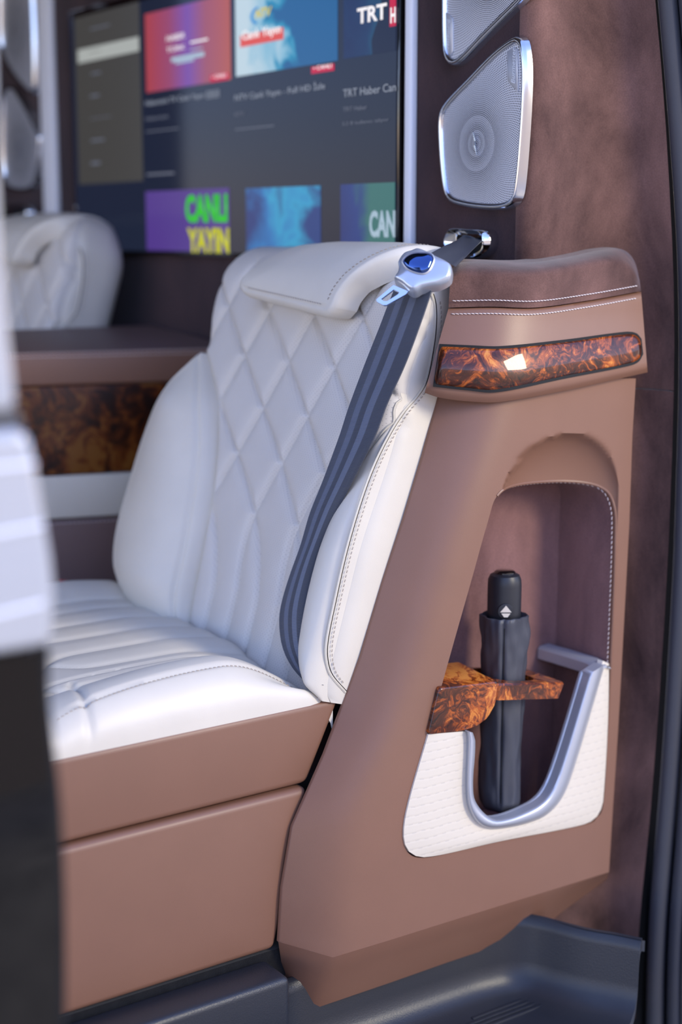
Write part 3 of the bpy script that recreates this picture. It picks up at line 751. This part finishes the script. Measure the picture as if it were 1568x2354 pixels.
# cushion
X0c, X1c, Y0c, Y1c = .74, 1.306, 1.888, 2.63
def cz(x, y):
    u = (x-X0c)/(X1c-X0c)
    arch = math.sin(math.pi*min(max((x-.84)/.50, 0), 1))**.6 if .84 < x < 1.34 else 0
    base = .452 - .018*sstep(1.15, 1.34, x) 
    z = base
    # near bolster
    w_ = .062 + .045*arch
    seamy = Y0c + w_ + .035
    if y < seamy:
        q = (y-Y0c)/(seamy-Y0c)
        z = base + (.028*arch)*math.sin(math.pi*min(q*1.05, 1))**.8 - .012*(1-q)*(1-arch)
        z -= .007*math.exp(-((y-seamy)/.006)**2)
        z -= .0065*math.exp(-((y-(Y0c+.030+.012*arch))/.0035)**2)*sstep(.86, .9, x)
    else:
        z -= .007*math.exp(-((y-seamy)/.006)**2)
    z -= .046*sstep(1.12, 1.31, x)*sstep(.30, .06, y-Y0c)*sstep(0, .03, y-Y0c)
    # far bolster
    yf = Y1c-.13
    if y > yf: z += .022*math.sin(math.pi*min((y-yf)/.13*.75, 1))*sstep(.75, .95, x)
    z -= .005*math.exp(-((y-yf)/.006)**2)
    if seamy < y < yf:
        a = (y-2.235)/.17; b_ = (1.02-x)/.18; b_ = .25 + .06*math.log1p(math.exp(min((b_-.25)/.06, 40)))
        d = min(abs((q+.5) % 1-.5) for q in (a+b_, a-b_))*.10
        z += -.003*math.exp(-(d/.004)**2) + .007*(1-math.exp(-d/.012)) - .004
        z -= .004*math.exp(-((y-seamy-.035)/.004)**2)
    # front crease of the bolster
    xc = .885 + (y-Y0c)*.25
    if y < seamy+.02: z -= .006*math.exp(-((x-xc)/.006)**2)
    for d, r_, k in ((y-Y0c, .045, 1), (Y1c-y, .05, 1), (x-X0c, .06, 1), (X1c-x, .05, 1)):
        d = max(d, 0)
        if d < r_: z -= (r_ - math.sqrt(max(r_*r_-(r_-d)**2, 0)))*(1.0 if r_ != .045 else .95)
    return z
nxc, nyc = 120, 150
def ty(k): q = k/nyc; return Y0c + (Y1c-Y0c)*(q**1.25)
G = [[Vector((X0c+(X1c-X0c)*i/nxc, ty(j), cz(X0c+(X1c-X0c)*i/nxc, ty(j)))) for j in range(nyc+1)] for i in range(nxc+1)]
sheet('cushion', G, lambda i, j: Vector((0, 0, .388-G[i][j].z)), CREAM, seat, angle=60)
cp = []
for i in range(22, nxc-6):
    x = X0c+(X1c-X0c)*i/nxc; arch = math.sin(math.pi*min(max((x-.84)/.50, 0), 1))**.6 if .84 < x < 1.34 else 0
    y = Y0c+.030+.012*arch - .006; cp.append(Vector((x, y, cz(x, y))))
stitches('stitching', cp, THREADC, seat, pitch=.0075, length=.005, out=Vector((0, -.7, .7)), lift=.0006)
cp = []
for i in range(25, nxc-6):
    x = X0c+(X1c-X0c)*i/nxc; arch = math.sin(math.pi*min(max((x-.84)/.50, 0), 1))**.6
    y = Y0c + .062+.045*arch+.035 - .007; cp.append(Vector((x, y, cz(x, y))))
stitches('stitching', cp, THREADC, seat, pitch=.0075, length=.005, out=Vector((0, 0, 1)), lift=.0006)
# leather covered base
def slab(name, x0, top, z0, z1, y0, y1, m, bev):
    xa = interp([(0, 1.192), (.26, 1.258), (.30, 1.272), (.40, 1.326)], z0)-.004; xb_ = interp([(0, 1.192), (.26, 1.258), (.30, 1.272), (.40, 1.326)], z1)-.004
    return prism(name, [Vector((x0, y0, z0)), Vector((xa, y0, z0)), Vector((xb_, y0, z1)), Vector((x0, y0, z1))], Vector((0, y1-y0, 0)), m, seat, bev=bev, seg=4)
slab('upper_fascia', .70, 0, .266, .3975, 1.885, 2.64, BROWN, .012)
slab('lower_fascia', .70, 0, .004, .2625, 1.880, 2.64, BROWN, .012)

# the red release of the belt buckle beyond the cushion
bk_ = empty('belt_buckle', (1.19, 2.655, .36), 'red seat belt buckle peeking over the far edge of the cream cushion', 'buckle')
p1, p2 = onY((160, 1340), 2.665), onY((232, 1352), 2.665)
bod = box('housing', (p1.x-.02, 2.65, .36), (p2.x, 2.685, p2.z-.004), DARK, bk_, bev=.004)
prism('release_button', [p1+Vector((-.015, 0, -.02)), p2+Vector((0, 0, -.012)), p2+Vector((0, 0, .004)), p1+Vector((-.015, 0, .006))], Vector((0, .018, 0)), RED, bk_, bev=.002)

# ------------------------------------------------------------------ seat belt
belt = empty('seat_belt', BP(1.93, .03, .01), 'dark striped seat belt running from the chrome guide down across the near seat', 'belt')
Lpx = [(905, 668), (890, 705), (873, 750), (838, 838), (800, 940), (780, 1002), (740, 1110), (712, 1180), (690, 1255), (665, 1325), (645, 1395), (642, 1440), (650, 1490), (672, 1535), (705, 1572)]
Rpx = [(1000, 640), (984, 690), (964, 748), (930, 838), (888, 930), (862, 1000), (812, 1100), (772, 1178), (738, 1255), (716, 1325), (702, 1395), (700, 1440), (703, 1490), (716, 1535), (742, 1575)]
offs = [(0, .05), (.15, .045), (.3, .036), (.5, .026), (.65, .020), (.8, .018), (.92, .014), (1, .006)]
A = dense([Vector(q) for q in Lpx], 60); Bx = dense([Vector(q) for q in Rpx], 60)
G = []
for i in range(60):
    off = interp(offs, i/59); row_ = []
    for j in range(9):
        q = A[i].lerp(Bx[i], j/8); row_.append(onP(tuple(q), B0 + NB*(off + .004*math.sin(math.pi*j/8) - .010*(j/8)*sstep(.35, .7, i/59)), NB))
    G.append(row_)
sheet('webbing', G, -NB*.0022, WEB, belt, uvs=lambda i, j: (j/8, i*.0135), angle=70)
# upper run to the guide on the wall
ua = [(990, 582), (1020, 566), (1050, 552), (1066, 540)]; ub = [(1046, 612), (1068, 592), (1094, 566), (1116, 545)]
A = dense([Vector(q) for q in ua], 14); Bx = dense([Vector(q) for q in ub], 14)
G = []
c0 = BP(1.84, .69, .05); c1 = Vector((1.672, 1.97, 1.115))
for i in range(14):
    f = i/13; c = c0.lerp(c1, f); nn = Vector((-.75, -.35, .5)).normalized(); row_ = []
    for j in range(9):
        q = A[i].lerp(Bx[i], j/8); row_.append(onP(tuple(q), c + nn*(.004*math.sin(math.pi*2*j/8)), nn))
    G.append(row_)
sheet('webbing', G, Vector((.0015, .001, -.001)), NYLON, belt, uvs=lambda i, j: (j/8, i*.0135), angle=70)
# satin silver tongue housing with its glossy lens
HN = Vector((-.62, -.60, .50)).normalized(); HO = BP(1.80, .665, .075)
HX = Vector((0, 0, 1)).cross(HN).normalized(); HY = HN.cross(HX)
def hp(q, d=0.0): return onP(q, HO, HN) + HN*d
hpx = [(962, 571), (1002, 589), (1036, 607), (1039, 622), (1034, 640), (1012, 653), (985, 659), (968, 663), (955, 670), (944, 669), (925, 654), (906, 640), (913, 628), (916, 614), (915, 601), (928, 582), (945, 576)]
O3 = dense([Vector(q) for q in hpx], 72, closed=True)
c2 = sum(O3, Vector((0, 0)))/72
rings = []
for k, d in ((1.0, -.020), (1.0, -.006), (.985, .0), (.94, .0045), (.86, .0065), (.5, .0075), (.0, .0075)):
    rings.append([hp(tuple(c2.lerp(p, k if k > 0 else .01)), d) for p in O3])
loft('tongue_housing', rings, SILVERP, belt, angle=60)
lpx = [(929, 607), (936, 597), (952, 590), (975, 589), (991, 592), (997, 602), (993, 616), (985, 629), (974, 634), (956, 631), (938, 622)]
L3 = dense([Vector(q) for q in lpx], 48, closed=True); lc = sum(L3, Vector((0, 0)))/48
rings = [[hp(tuple(lc.lerp(p, k)), d) for p in L3] for k, d in ((1.16, .005), (1.14, .0095), (1.06, .0105), (1.0, .0085))]
loft('lens_ring', rings, SATIN, belt, angle=60, caps=False)
rings = [[hp(tuple(lc.lerp(p, k)), d) for p in L3] for k, d in ((1.03, .007), (.97, .0105), (.8, .0125), (.4, .0138), (.01, .014))]
loft('lens', rings, LENS, belt, angle=80)
tpx = [(903, 651), (938, 665), (932, 672), (887, 697), (880, 697), (865, 689), (864, 684)]
ip = [(904, 661), (917, 667), (914, 672), (889, 688), (881, 688), (875, 683)]
T3 = dense([Vector(q) for q in tpx], 42, closed=True, smooth=False); I3 = dense([Vector(q) for q in ip], 42, closed=True, smooth=False)
off = min(range(42), key=lambda s: sum((T3[k]-I3[(k+s) % 42]).length for k in range(42))); I3 = I3[off:]+I3[:off]
rings = [[hp(tuple(p), -.010) for p in I3], [hp(tuple(p), -.006) for p in I3], [hp(tuple(p.lerp(c2, -.0)), -.006) for p in T3], [hp(tuple(p), -.010) for p in T3]]
loft('tongue', rings, CHROME, belt, closed=True, angle=30)

def belt_guide(label, opx, ipx, xw, depth, cat_group):
    O = [onX(tuple(q), xw-depth*.5) for q in dense([Vector(q) for q in opx], 64, closed=True)]
    I = [onX(tuple(q), xw-depth*.75) for q in dense([Vector(q) for q in ipx], 64, closed=True)]
    off = min(range(64), key=lambda s: sum((O[k]-I[(k+s) % 64]).length for k in range(64))); I = I[off:]+I[:off]
    c = sum(O, Vector((0, 0, 0)))/64
    root = empty('belt_guide', (xw, c.y, c.z-.03), label, 'guide', cat_group)
    def sc_(p, k, x): return Vector((x, c.y+(p.y-c.y)*k, c.z+(p.z-c.z)*k))
    rings = [[sc_(p, 1.0, xw) for p in O], [sc_(p, 1.0, xw-depth*.5) for p in O], [sc_(p, .96, xw-depth*.92) for p in O], [sc_(p, .88, xw-depth) for p in O],
             [p.lerp(q, .6)+Vector((-.001, 0, 0)) for p, q in zip(O, I)], I, [Vector((xw-.002, p.y, p.z)) for p in I]]
    loft('bezel', rings, CHROME, root, caps=False, angle=60)
    prism('slot', [Vector((xw-depth*.35, p.y, p.z)) for p in I], Vector((.012, 0, 0)), DARK, root, bev=0)
    return root
belt_guide('chrome belt guide on the dark suede beside the near seat', [(1046, 524), (1090, 525), (1121, 529), (1130, 545), (1128, 572), (1112, 592), (1085, 597), (1058, 592), (1036, 572), (1030, 552)],
           [(1052, 540), (1075, 547), (1100, 546), (1117, 543), (1119, 556), (1100, 578), (1075, 586), (1056, 578), (1050, 560)], XW, .030, None)

# ------------------------------------------------------------------ far seat: a copy further along the partition
far_seat = copy_tree(seat); far_seat.location = seat.location + Vector((-.005, 1.275, .06))
far_seat['label'] = 'second cream leather seat further back behind the burl console'

# ------------------------------------------------------------------ console between the two seats
con = empty('centre_console', (1.35, 2.87, 0), 'low console between the seats with brown stitched lid and dark burl front', 'console')
KD = Vector((.960, -.280, 0)).normalized(); KN = Vector((-KD.y, KD.x, 0)); KN = -KN if KN.y > 0 else KN      # along the face / out of the face
KP = Vector((1.45, 2.825, 0))
def kp(y_px, x_px=250): return onP((x_px, y_px), KP, KN).z
def kat(a, z, d=0.0): return KP + KD*a + Vector((0, 0, z)) - KN*d
def kpanel(name, za, zb_, d0, m, a0=-.75, a1=.215, th=.03, bev=.003, **kw):
    return prism(name, [kat(a0, za, d0), kat(a1, za, d0), kat(a1, zb_, d0), kat(a0, zb_, d0)], -KN*th, m, con, bev=bev, seg=3, **kw)
z1, z2, z3, z4, z5 = kp(884), kp(1088), kp(1186), kp(806), kp(795)
kpanel('lid_edge', z1, z4, 0, BROWN, bev=.008)
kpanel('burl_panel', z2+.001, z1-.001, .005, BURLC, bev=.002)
kpanel('cream_band', z3, z2-.001, .001, CREAMV, bev=.003)
kpanel('lower_panel', .004, z3-.004, .004, BROWND, bev=.006)
prism('body', [kat(-.74, .01, .036), kat(.21, .01, .036), Vector((1.66, 3.10, .01)), Vector((.72, 3.10, .01))], Vector((0, 0, z4-.03)), BROWND, con, bev=0)
f0, f1 = kat(-.75, z4, .004), kat(.215, z4, .004)
G = []
for k in range(6):
    t = k/5; G.append([f0.lerp(Vector((.74, 3.14, 0)) + Vector((0, 0, z4+.028)), t)*1.0, f1.lerp(Vector((1.655, 3.14, z4+.022)), t)])
G = [[p + Vector((0, 0, .006*math.sin(math.pi*min(k/5*2, 1)/2))) for p in r_] for k, r_ in enumerate(G)]
sheet('lid', G, Vector((0, 0, -.02)), BROWND, con)
stitches('stitching', [kat(a/50, z4-.002, -.0005) for a in range(-36, 11)], THREAD, con, pitch=.009, length=.006, out=KN)
stitches('stitching', [kat(a/50, z4-.010, -.0008) for a in range(-36, 11)], THREAD, con, pitch=.009, length=.006, out=KN)
stitches('stitching', [kat(a/50, z3-.010, .003) for a in range(-36, 11)], THREAD, con, pitch=.009, length=.006, out=KN)

# ------------------------------------------------------------------ television on the partition
XT = 1.664
tvz0, tvz1 = 1.083, 1.64
tv_l = onX((170, 300), XT).y; tv_r = onX((911, 300), XT).y
tv = empty('television', (XW, (tv_l+tv_r)/2, tvz0), 'large flat television on the partition showing a channel menu', 'television')
box('bezel', (XT+.001, tv_r-.006, tvz0-.008), (XW-.0008, tv_l+.012, tvz1+.02), BLACKG, tv, bev=.003)
SCREEN, nt, b = mat('screen_glass', (5, 6, 8), .08, spec=.4)
b.inputs['Emission Color'].default_value = lin((26, 32, 50)); b.inputs['Emission Strength'].default_value = 1.0  # screen's own dark glow, tinted blue in place of the sky reflection
scr = box('screen', (XT-.001, tv_r, tvz0), (XT+.003, tv_l, tvz1), SCREEN, tv, bev=0)
def tyz(q): p = onX(q, XT-.0016); return p.y, p.z
def tile(name, y0, y1, z0, z1_, m, par=tv, d=0.0):
    return box(name, (XT-.0018-d, y1, z0), (XT-.0008, y0, z1_), m, par, bev=0)
def wash(name, stops, ax=(1, 0), noise_s=0, strength=1.0, scale=1.0, off=0.0):
    m, nt, b = mat(name, (4, 4, 6), .15)
    co = objco(nt); sp = nt.nodes.new('ShaderNodeSeparateXYZ'); nt.links.new(co, sp.inputs[0])
    a = nd(nt, 'ShaderNodeMath', operation='MULTIPLY_ADD'); a.inputs[1].default_value = -scale; a.inputs[2].default_value = off
    nt.links.new(sp.outputs[1], a.inputs[0]); v = a.outputs[0]
    if noise_s:
        n = nd(nt, 'ShaderNodeTexNoise', Scale=noise_s, Detail=3., Distortion=1.0); nt.links.new(co, n.inputs['Vector'])
        a2 = nd(nt, 'ShaderNodeMath', operation='MULTIPLY_ADD'); a2.inputs[1].default_value = .9; nt.links.new(n.outputs[0], a2.inputs[0]); nt.links.new(v, a2.inputs[2]); v = a2.outputs[0]
    nt.links.new(ramp(nt, v, stops), b.inputs['Emission Color']); b.inputs['Emission Strength'].default_value = strength
    return m
E_SIDE = emis('screen_grey', (58, 57, 56)); E_SEL = emis('screen_selected', (150, 154, 152)); E_TXT = emis('screen_text', (128, 134, 148)); E_DIM = emis('screen_dim_text', (88, 92, 106))
E_WHITE = emis('screen_white', (226, 222, 226)); E_RED = emis('screen_red', (196, 70, 62)); E_BADGE = emis('screen_badge', (176, 18, 58)); E_YEL = emis('screen_yellow', (196, 176, 40)); E_CYAN = emis('screen_cyan', (60, 130, 190))
E_PUR = emis('screen_purple', (72, 50, 122)); E_GRN = emis('screen_green', (48, 176, 44)); E_OLV = emis('screen_olive', (176, 176, 30)); E_CRIM = emis('screen_crimson', (160, 20, 50)); E_PALE = emis('screen_pale', (150, 170, 186))
yl0, zz = tyz((178, 300)); yl1, zz = tyz((326, 300))
tile('menu_column', yl0, yl1, tvz0+.16, tvz1, E_SIDE)
# first row of pictures
y0, zb0 = tyz((337, 206)); y1, _ = tyz((531, 190)); zbt = tyz((434, 198))[1]
top1 = tyz((434, 8))[1]
T1 = tile('thumbnail', y0, y1, zbt, top1, wash('thumbnail_red_violet', [(.0, lin((150, 58, 66))), (.30, lin((132, 60, 96))), (.52, lin((104, 64, 146))), (.72, lin((136, 66, 88))), (1, lin((156, 72, 58)))], scale=1/(y0-y1), off=y0/(y0-y1)))
y2, _ = tyz((543, 192)); y3, _ = tyz((776, 172))
T2 = tile('thumbnail', y2, y3, zbt+.004, top1+.004, wash('thumbnail_white_blue', [(.55, lin((168, 186, 196))), (.80, lin((120, 164, 186))), (.90, lin((30, 124, 160))), (.98, lin((18, 80, 128)))], noise_s=11, scale=1/(y2-y3), off=y2/(y2-y3)))
y4, _ = tyz((790, 170)); y5 = tv_r+.001
T3 = tile('thumbnail', y4, y5, zbt-.001+.006, top1+.006, wash('thumbnail_night', [(.3, lin((10, 24, 66))), (.8, lin((12, 40, 78))), (1.0, lin((6, 14, 40))), (1.5, lin((14, 60, 90)))], noise_s=9, scale=1/(y4-y5), off=y4/(y4-y5)))
# second row
zt2 = tyz((434, 436))[1]; zb2 = tvz0+.002
ya, _ = tyz((336, 500)); yb, _ = tyz((527, 500)); T4 = tile('thumbnail', ya, yb, zb2, zt2, E_PUR)
yc, _ = tyz((566, 500)); yd, _ = tyz((737, 500))
T5 = tile('thumbnail', yc, yd, zb2, zt2-.003, wash('thumbnail_blue_glow', [(.40, lin((20, 44, 104))), (.56, lin((26, 98, 160))), (.68, lin((34, 136, 178))), (.86, lin((20, 50, 110)))], noise_s=7, scale=.4/(yc-yd), off=.4*yc/(yc-yd)))
ye, _ = tyz((783, 500)); T6 = tile('thumbnail', ye, tv_r+.001, zb2, zt2-.003, wash('thumbnail_deep_blue', [(.3, lin((24, 38, 96))), (.8, lin((26, 50, 112))), (1.0, lin((44, 96, 96)))], noise_s=5, scale=1/(ye-tv_r), off=ye/(ye-tv_r)))
RTV = Matrix(((0, 0, -1), (-1, 0, 0), (0, 1, 0))).to_4x4()
def word(name, text, loc, width, m, par, rot, height=None, shear=0.0, ext=.0003, bold=0.0):
    """lettering as a thin mesh; loc is its lower left corner, width (and height) its real size"""
    cu = bpy.data.curves.new(name, 'FONT'); cu.body = text; cu.size = 1; cu.shear = shear; cu.extrude = 0; cu.offset = bold; cu.resolution_u = 3
    o = bpy.data.objects.new(name, cu); COL.objects.link(o)
    bpy.context.view_layer.update(); me = bpy.data.meshes.new_from_object(o.evaluated_get(bpy.context.evaluated_depsgraph_get()))
    bpy.data.objects.remove(o)
    xs = [v.co.x for v in me.vertices]; ys = [v.co.y for v in me.vertices]
    sx = width/(max(xs)-min(xs)); sy = (height/(max(ys)-min(ys))) if height else sx
    off = Vector((0, 0, 0)); p = par
    while p: off += p.location; p = p.parent
    for v in me.vertices:
        q = Vector(((v.co.x-min(xs))*sx, (v.co.y-min(ys))*sy, 0)); v.co = rot @ q + Vector(loc)
    me.materials.clear(); me.materials.append(m); me.name = name
    bm = bmesh.new(); bm.from_mesh(me)
    r = bmesh.ops.extrude_face_region(bm, geom=bm.faces[:]); nrm = rot @ Vector((0, 0, 1))
    bmesh.ops.translate(bm, verts=[x for x in r['geom'] if isinstance(x, bmesh.types.BMVert)], vec=nrm*ext); bm.to_mesh(me); bm.free()
    o = bpy.data.objects.new(name, me); COL.objects.link(o); o.parent = par; o.location = -off
    return o
def tw(text, q0, x1, m, par=tv, h=None, d=.0024, name='lettering', shear=0.0, bold=0.0):
    a = tyz(q0); b_ = tyz((x1, q0[1])); hh = None
    if h: hh = a[1] and (tyz((q0[0], q0[1]-h))[1]-a[1])
    return word(name, text, (XT-d, a[0], a[1]), a[0]-b_[0], m, par, RTV, hh, shear, bold=bold)
def bar(q0, q1, m, name='menu_line', par=tv, d=.0004):
    a, b_ = tyz(q0), tyz(q1); return tile(name, a[0], b_[0], min(a[1], b_[1]), max(a[1], b_[1]), m, par, d)
bar((180, 146), (319, 84), E_SEL, 'menu_highlight')
for x0, x1, y in ((208, 232, 12), (208, 252, 62), (205, 232, 118), (210, 232, 168), (208, 228, 220), (208, 256, 270), (210, 240, 322), (210, 230, 375)):
    bar((x0, y+4), (x1, y-4), E_DIM if y != 118 else E_SIDE)
tw('HABER', (384, 96), 426, E_WHITE, T1, 13); tw('TÜRK', (384, 121), 426, E_WHITE, T1, 13)
bar((438, 96), (478, 92), E_WHITE, 'caption_line', T1); bar((438, 114), (466, 111), E_PALE, 'caption_line', T1); bar((394, 133), (470, 129), E_PALE, 'caption_line', T1); bar((404, 143), (446, 140), E_PALE, 'caption_line', T1)
bar((484, 190), (526, 166), E_BADGE, 'badge', T1); tw('• CANLI', (489, 182), 521, E_WHITE, T1, 9, d=.003)
tw('NTV', (588, 44), 626, E_YEL, T2, 22, shear=.2, bold=.02)
arc = [onX(q, XT-.0026) for q in [(592, 18), (583, 26), (579, 38), (583, 50), (590, 53)]]
tube('logo_arc', dense(arc, 16), .003, E_CYAN, T2, n=6)
bar((553, 109), (652, 62), E_RED, 'caption_box', T2); tw('Canlı Yayın', (558, 99), 647, E_WHITE, T2, 27, d=.003, bold=.02)
bar((716, 170), (768, 146), E_BADGE, 'badge', T2); tw('• CANLI', (722, 162), 764, E_WHITE, T2, 10, d=.003)
tw('TRT', (822, 56), 890, E_WHITE, T3, 36, bold=.03); 
a = tyz((896, 62)); tile('red_block', a[0], tv_r+.001, a[1], a[1]+.055, E_BADGE, T3, .0004); tw('H', (899, 54), 911, E_WHITE, T3, 36, d=.003, bold=.03)
tw('Habertürk TV Canlı Yayın ᴴᴰ', (336, 247), 505, E_TXT, h=16); tw('Habertürk', (336, 278), 388, E_DIM, h=9); bar((336, 302), (410, 296), E_DIM, 'caption_line')
tw('NTV Canlı Yayın - Full HD İzle', (541, 236), 748, E_TXT, h=22); tw('NTV', (541, 268), 562, E_DIM, h=9); tw('4,1 B kullanıcı izliyor', (541, 299), 630, E_DIM, h=9) if False else bar((541, 297), (630, 290), E_DIM, 'caption_line')
tw('TRT Haber Can', (790, 224), 911, E_TXT, h=18); tw('TRT Haber', (790, 257), 845, E_DIM, h=10); tw('3,2 B kullanıcı izliyor', (788, 291), 895, E_DIM, h=10)
bar((338, 404), (400, 395), E_DIM, 'caption_line')
tw('CANLI', (428, 512), 524, E_GRN, T4, 64, bold=.045); tw('YAYIN', (432, 580), 528, E_OLV, T4, 56, bold=.045)
tw('CAN', (850, 546), 909, E_PALE, T6, 62, bold=.04)

# ------------------------------------------------------------------ speakers
def speaker(label, group, px, cpx, badge_px, xw, text, depth=.016):
    P = [onX(tuple(q), xw-depth*.6) for q in dense([Vector(q) for q in px], 96, closed=True)]
    poly = [(p.y, p.z) for p in P]; c = onX(cpx, xw-depth*.6)
    root = empty('speaker', (xw, c.y, min(p[1] for p in poly)), label, 'speaker', group)
    def ring(d, x): return [Vector((x, y, z)) for y, z in (inset(poly, d) if d else poly)]
    rings = [ring(-.003, xw), ring(-.001, xw-depth*.5), ring(.001, xw-depth*.85), ring(.004, xw-depth), ring(.0075, xw-depth*.95), ring(.010, xw-depth*.75), ring(.0105, xw-depth*.5)]
    loft('frame', rings, SATIN2, root, caps=False, angle=70)
    gp = ring(.0098, xw-depth*.62); cc = Vector((xw-depth*.62, c.y, c.z))
    V, F = cap_fan(gp, cc, 10, lambda p, k: p + Vector((-.0035*math.sin(k*math.pi/2), 0, 0)))
    me = mesh('grille', V, F, GRILLE, root, uvs=[((v.y-c.y), (v.z-c.z)) for v in V], angle=80)
    if badge_px:
        B = [onX(q, xw-depth*.8) for q in badge_px]
        prism('badge', B, Vector((.004, 0, 0)), SATIN, root, bev=.0008)
    if text:
        o, hgt, up = text; a = onX(o, xw-depth*.8-.0008)
        rot = Matrix(((0, 0, -1), (0, 1, 0), (1, 0, 0))).to_4x4()            # reads upwards
        if up < 0: rot = Matrix(((0, 0, -1), (0, -1, 0), (-1, 0, 0))).to_4x4()
        word('lettering', 'Burmester', a, hgt, E_INK, root, rot, hgt*.17, shear=.35)
    e = [(-.0035, .020), (.0015, .004), (-.0005, .004), (.0035, -.020), (-.0015, -.003), (.0005, -.003)]
    prism('emblem', [Vector((xw-depth*.62-.0072, c.y-dy*1.6, c.z+dz)) for dy, dz in e], Vector((.002, 0, 0)), CHROME, root, bev=0)
    return root
SATIN2 = mat('polished_speaker_frame', (205, 206, 210), .16, 1.0)[0]
E_INK = mat('engraved_lettering', (235, 238, 244), .3, .5)[0]
low_px = [(1190, 84), (1202, 92), (1208, 112), (1212, 160), (1211, 230), (1205, 330), (1197, 420), (1190, 455), (1176, 473), (1150, 481), (1105, 480), (1062, 473), (1038, 464), (1026, 446), (1018, 400), (1012, 320), (1012, 275), (1018, 250), (1036, 224), (1080, 178), (1130, 126), (1165, 97)]
speaker('lower silver speaker grille on the dark suede beside the near seat', 'speakers beside the screen', low_px, (1099, 330), [(1165, 118), (1180, 108), (1189, 113), (1190, 160), (1190, 212), (1187, 208), (1172, 194), (1166, 184)], XW, ((1184, 192), .056, 1))
up_px = [(1021, -150), (1020, -60), (1020, 20), (1021, 90), (1024, 125), (1033, 145), (1047, 150), (1066, 138), (1110, 92), (1160, 42), (1200, 2), (1228, -34), (1236, -60), (1232, -150), (1222, -220), (1180, -240), (1080, -235), (1036, -220)]
speaker('upper silver speaker grille on the dark suede, cut by the top edge', 'speakers beside the screen', up_px, (1130, -80), [(1024, 28), (1032, 34), (1040, 42), (1041, 60), (1041, 118), (1036, 128), (1029, 122), (1025, 100)], XW, ((1028, 44), .050, -1))
lo2 = [(24, 196), (34, 200), (60, 240), (86, 290), (95, 312), (94, 345), (90, 390), (83, 425), (70, 437), (48, 440), (28, 436), (14, 425), (8, 380), (7, 300), (9, 230), (14, 202)]
speaker('lower speaker beyond the far seat, partly behind the door edge', 'speakers beside the screen', lo2, (48, 345), None, XW, None, .02)
up2 = [(2, -90), (2, 0), (4, 110), (10, 135), (30, 170), (58, 205), (72, 216), (80, 214), (84, 200), (83, 120), (78, 0), (76, -60), (60, -110), (20, -120)]
speaker('upper speaker beyond the far seat, cut by the top left edge', 'speakers beside the screen', up2, (38, 70), None, XW, None, .02)
belt_guide('small chrome belt guide above the far seat at the left', [(22, 478), (45, 470), (68, 470), (78, 482), (78, 500), (66, 512), (40, 514), (22, 502)], [(34, 484), (50, 480), (64, 482), (68, 492), (60, 502), (44, 504), (34, 496)], XW, .04, None)

# ------------------------------------------------------------------ slid-back door, its leading edge close to the camera on the left
YD = 1.16
door = empty('sliding_door', (.40, YD+.05, -.6), 'blurred white door edge with gloss black lower half at the left', 'door')
def dpanel(name, px, m, y0=YD, th=.10, bev=.012):
    R_ = [onY(q, y0) for q in px]
    L_ = [Vector((-.45, y0, R_[-1].z)), Vector((-.45, y0, R_[0].z))]
    return prism(name, R_+L_, Vector((0, th, 0)), m, door, bev=bev, seg=4, angle=45)
dpanel('upper_panel', [(-30, -1100), (-14, -500), (-6, -100), (-4, 150), (2, 380), (10, 560), (24, 720), (38, 850), (47, 948)], WHITEP)
dpanel('window_seal', [(40, 935), (48, 958), (56, 975), (60, 1000)], RUBBER, YD+.012, .08, .004)
m_ = dpanel('middle_panel', [(58, 985), (74, 1006), (90, 1080), (108, 1180), (124, 1280), (132, 1360), (126, 1486)], WHITEP)
G = []
for q in dense([Vector(q) for q in [(122, 1489), (124, 1600), (134, 1710), (148, 1830), (156, 1960), (160, 2150), (158, 2420)]], 40):
    yy = YD + .022*sstep(1960, 1400, q.y)
    p = onY(tuple(q), yy); G.append([Vector((-.45, p.y, p.z))] + [Vector((p.x-d, p.y+e, p.z)) for d, e in ((.2, 0), (.012, 0), (.004, .002), (.001, .006), (0, .012))])
sheet('lower_panel', G, lambda i, j: Vector((0, .09, 0)), DOORBLACK, door, angle=40)
for ya_, yb_ in ((1078, 1066), (1232, 1206), (1420, 1386)):
    a, b_ = onY((-40, ya_), YD), onY((80 if yb_ < 1100 else 100, yb_), YD)
    tube('thin_line', [a+Vector((0, .0005, 0)), b_+Vector((0, .0005, 0))], .0022, STRIP, m_, n=6)  # thin pale lines laid across the white middle panel
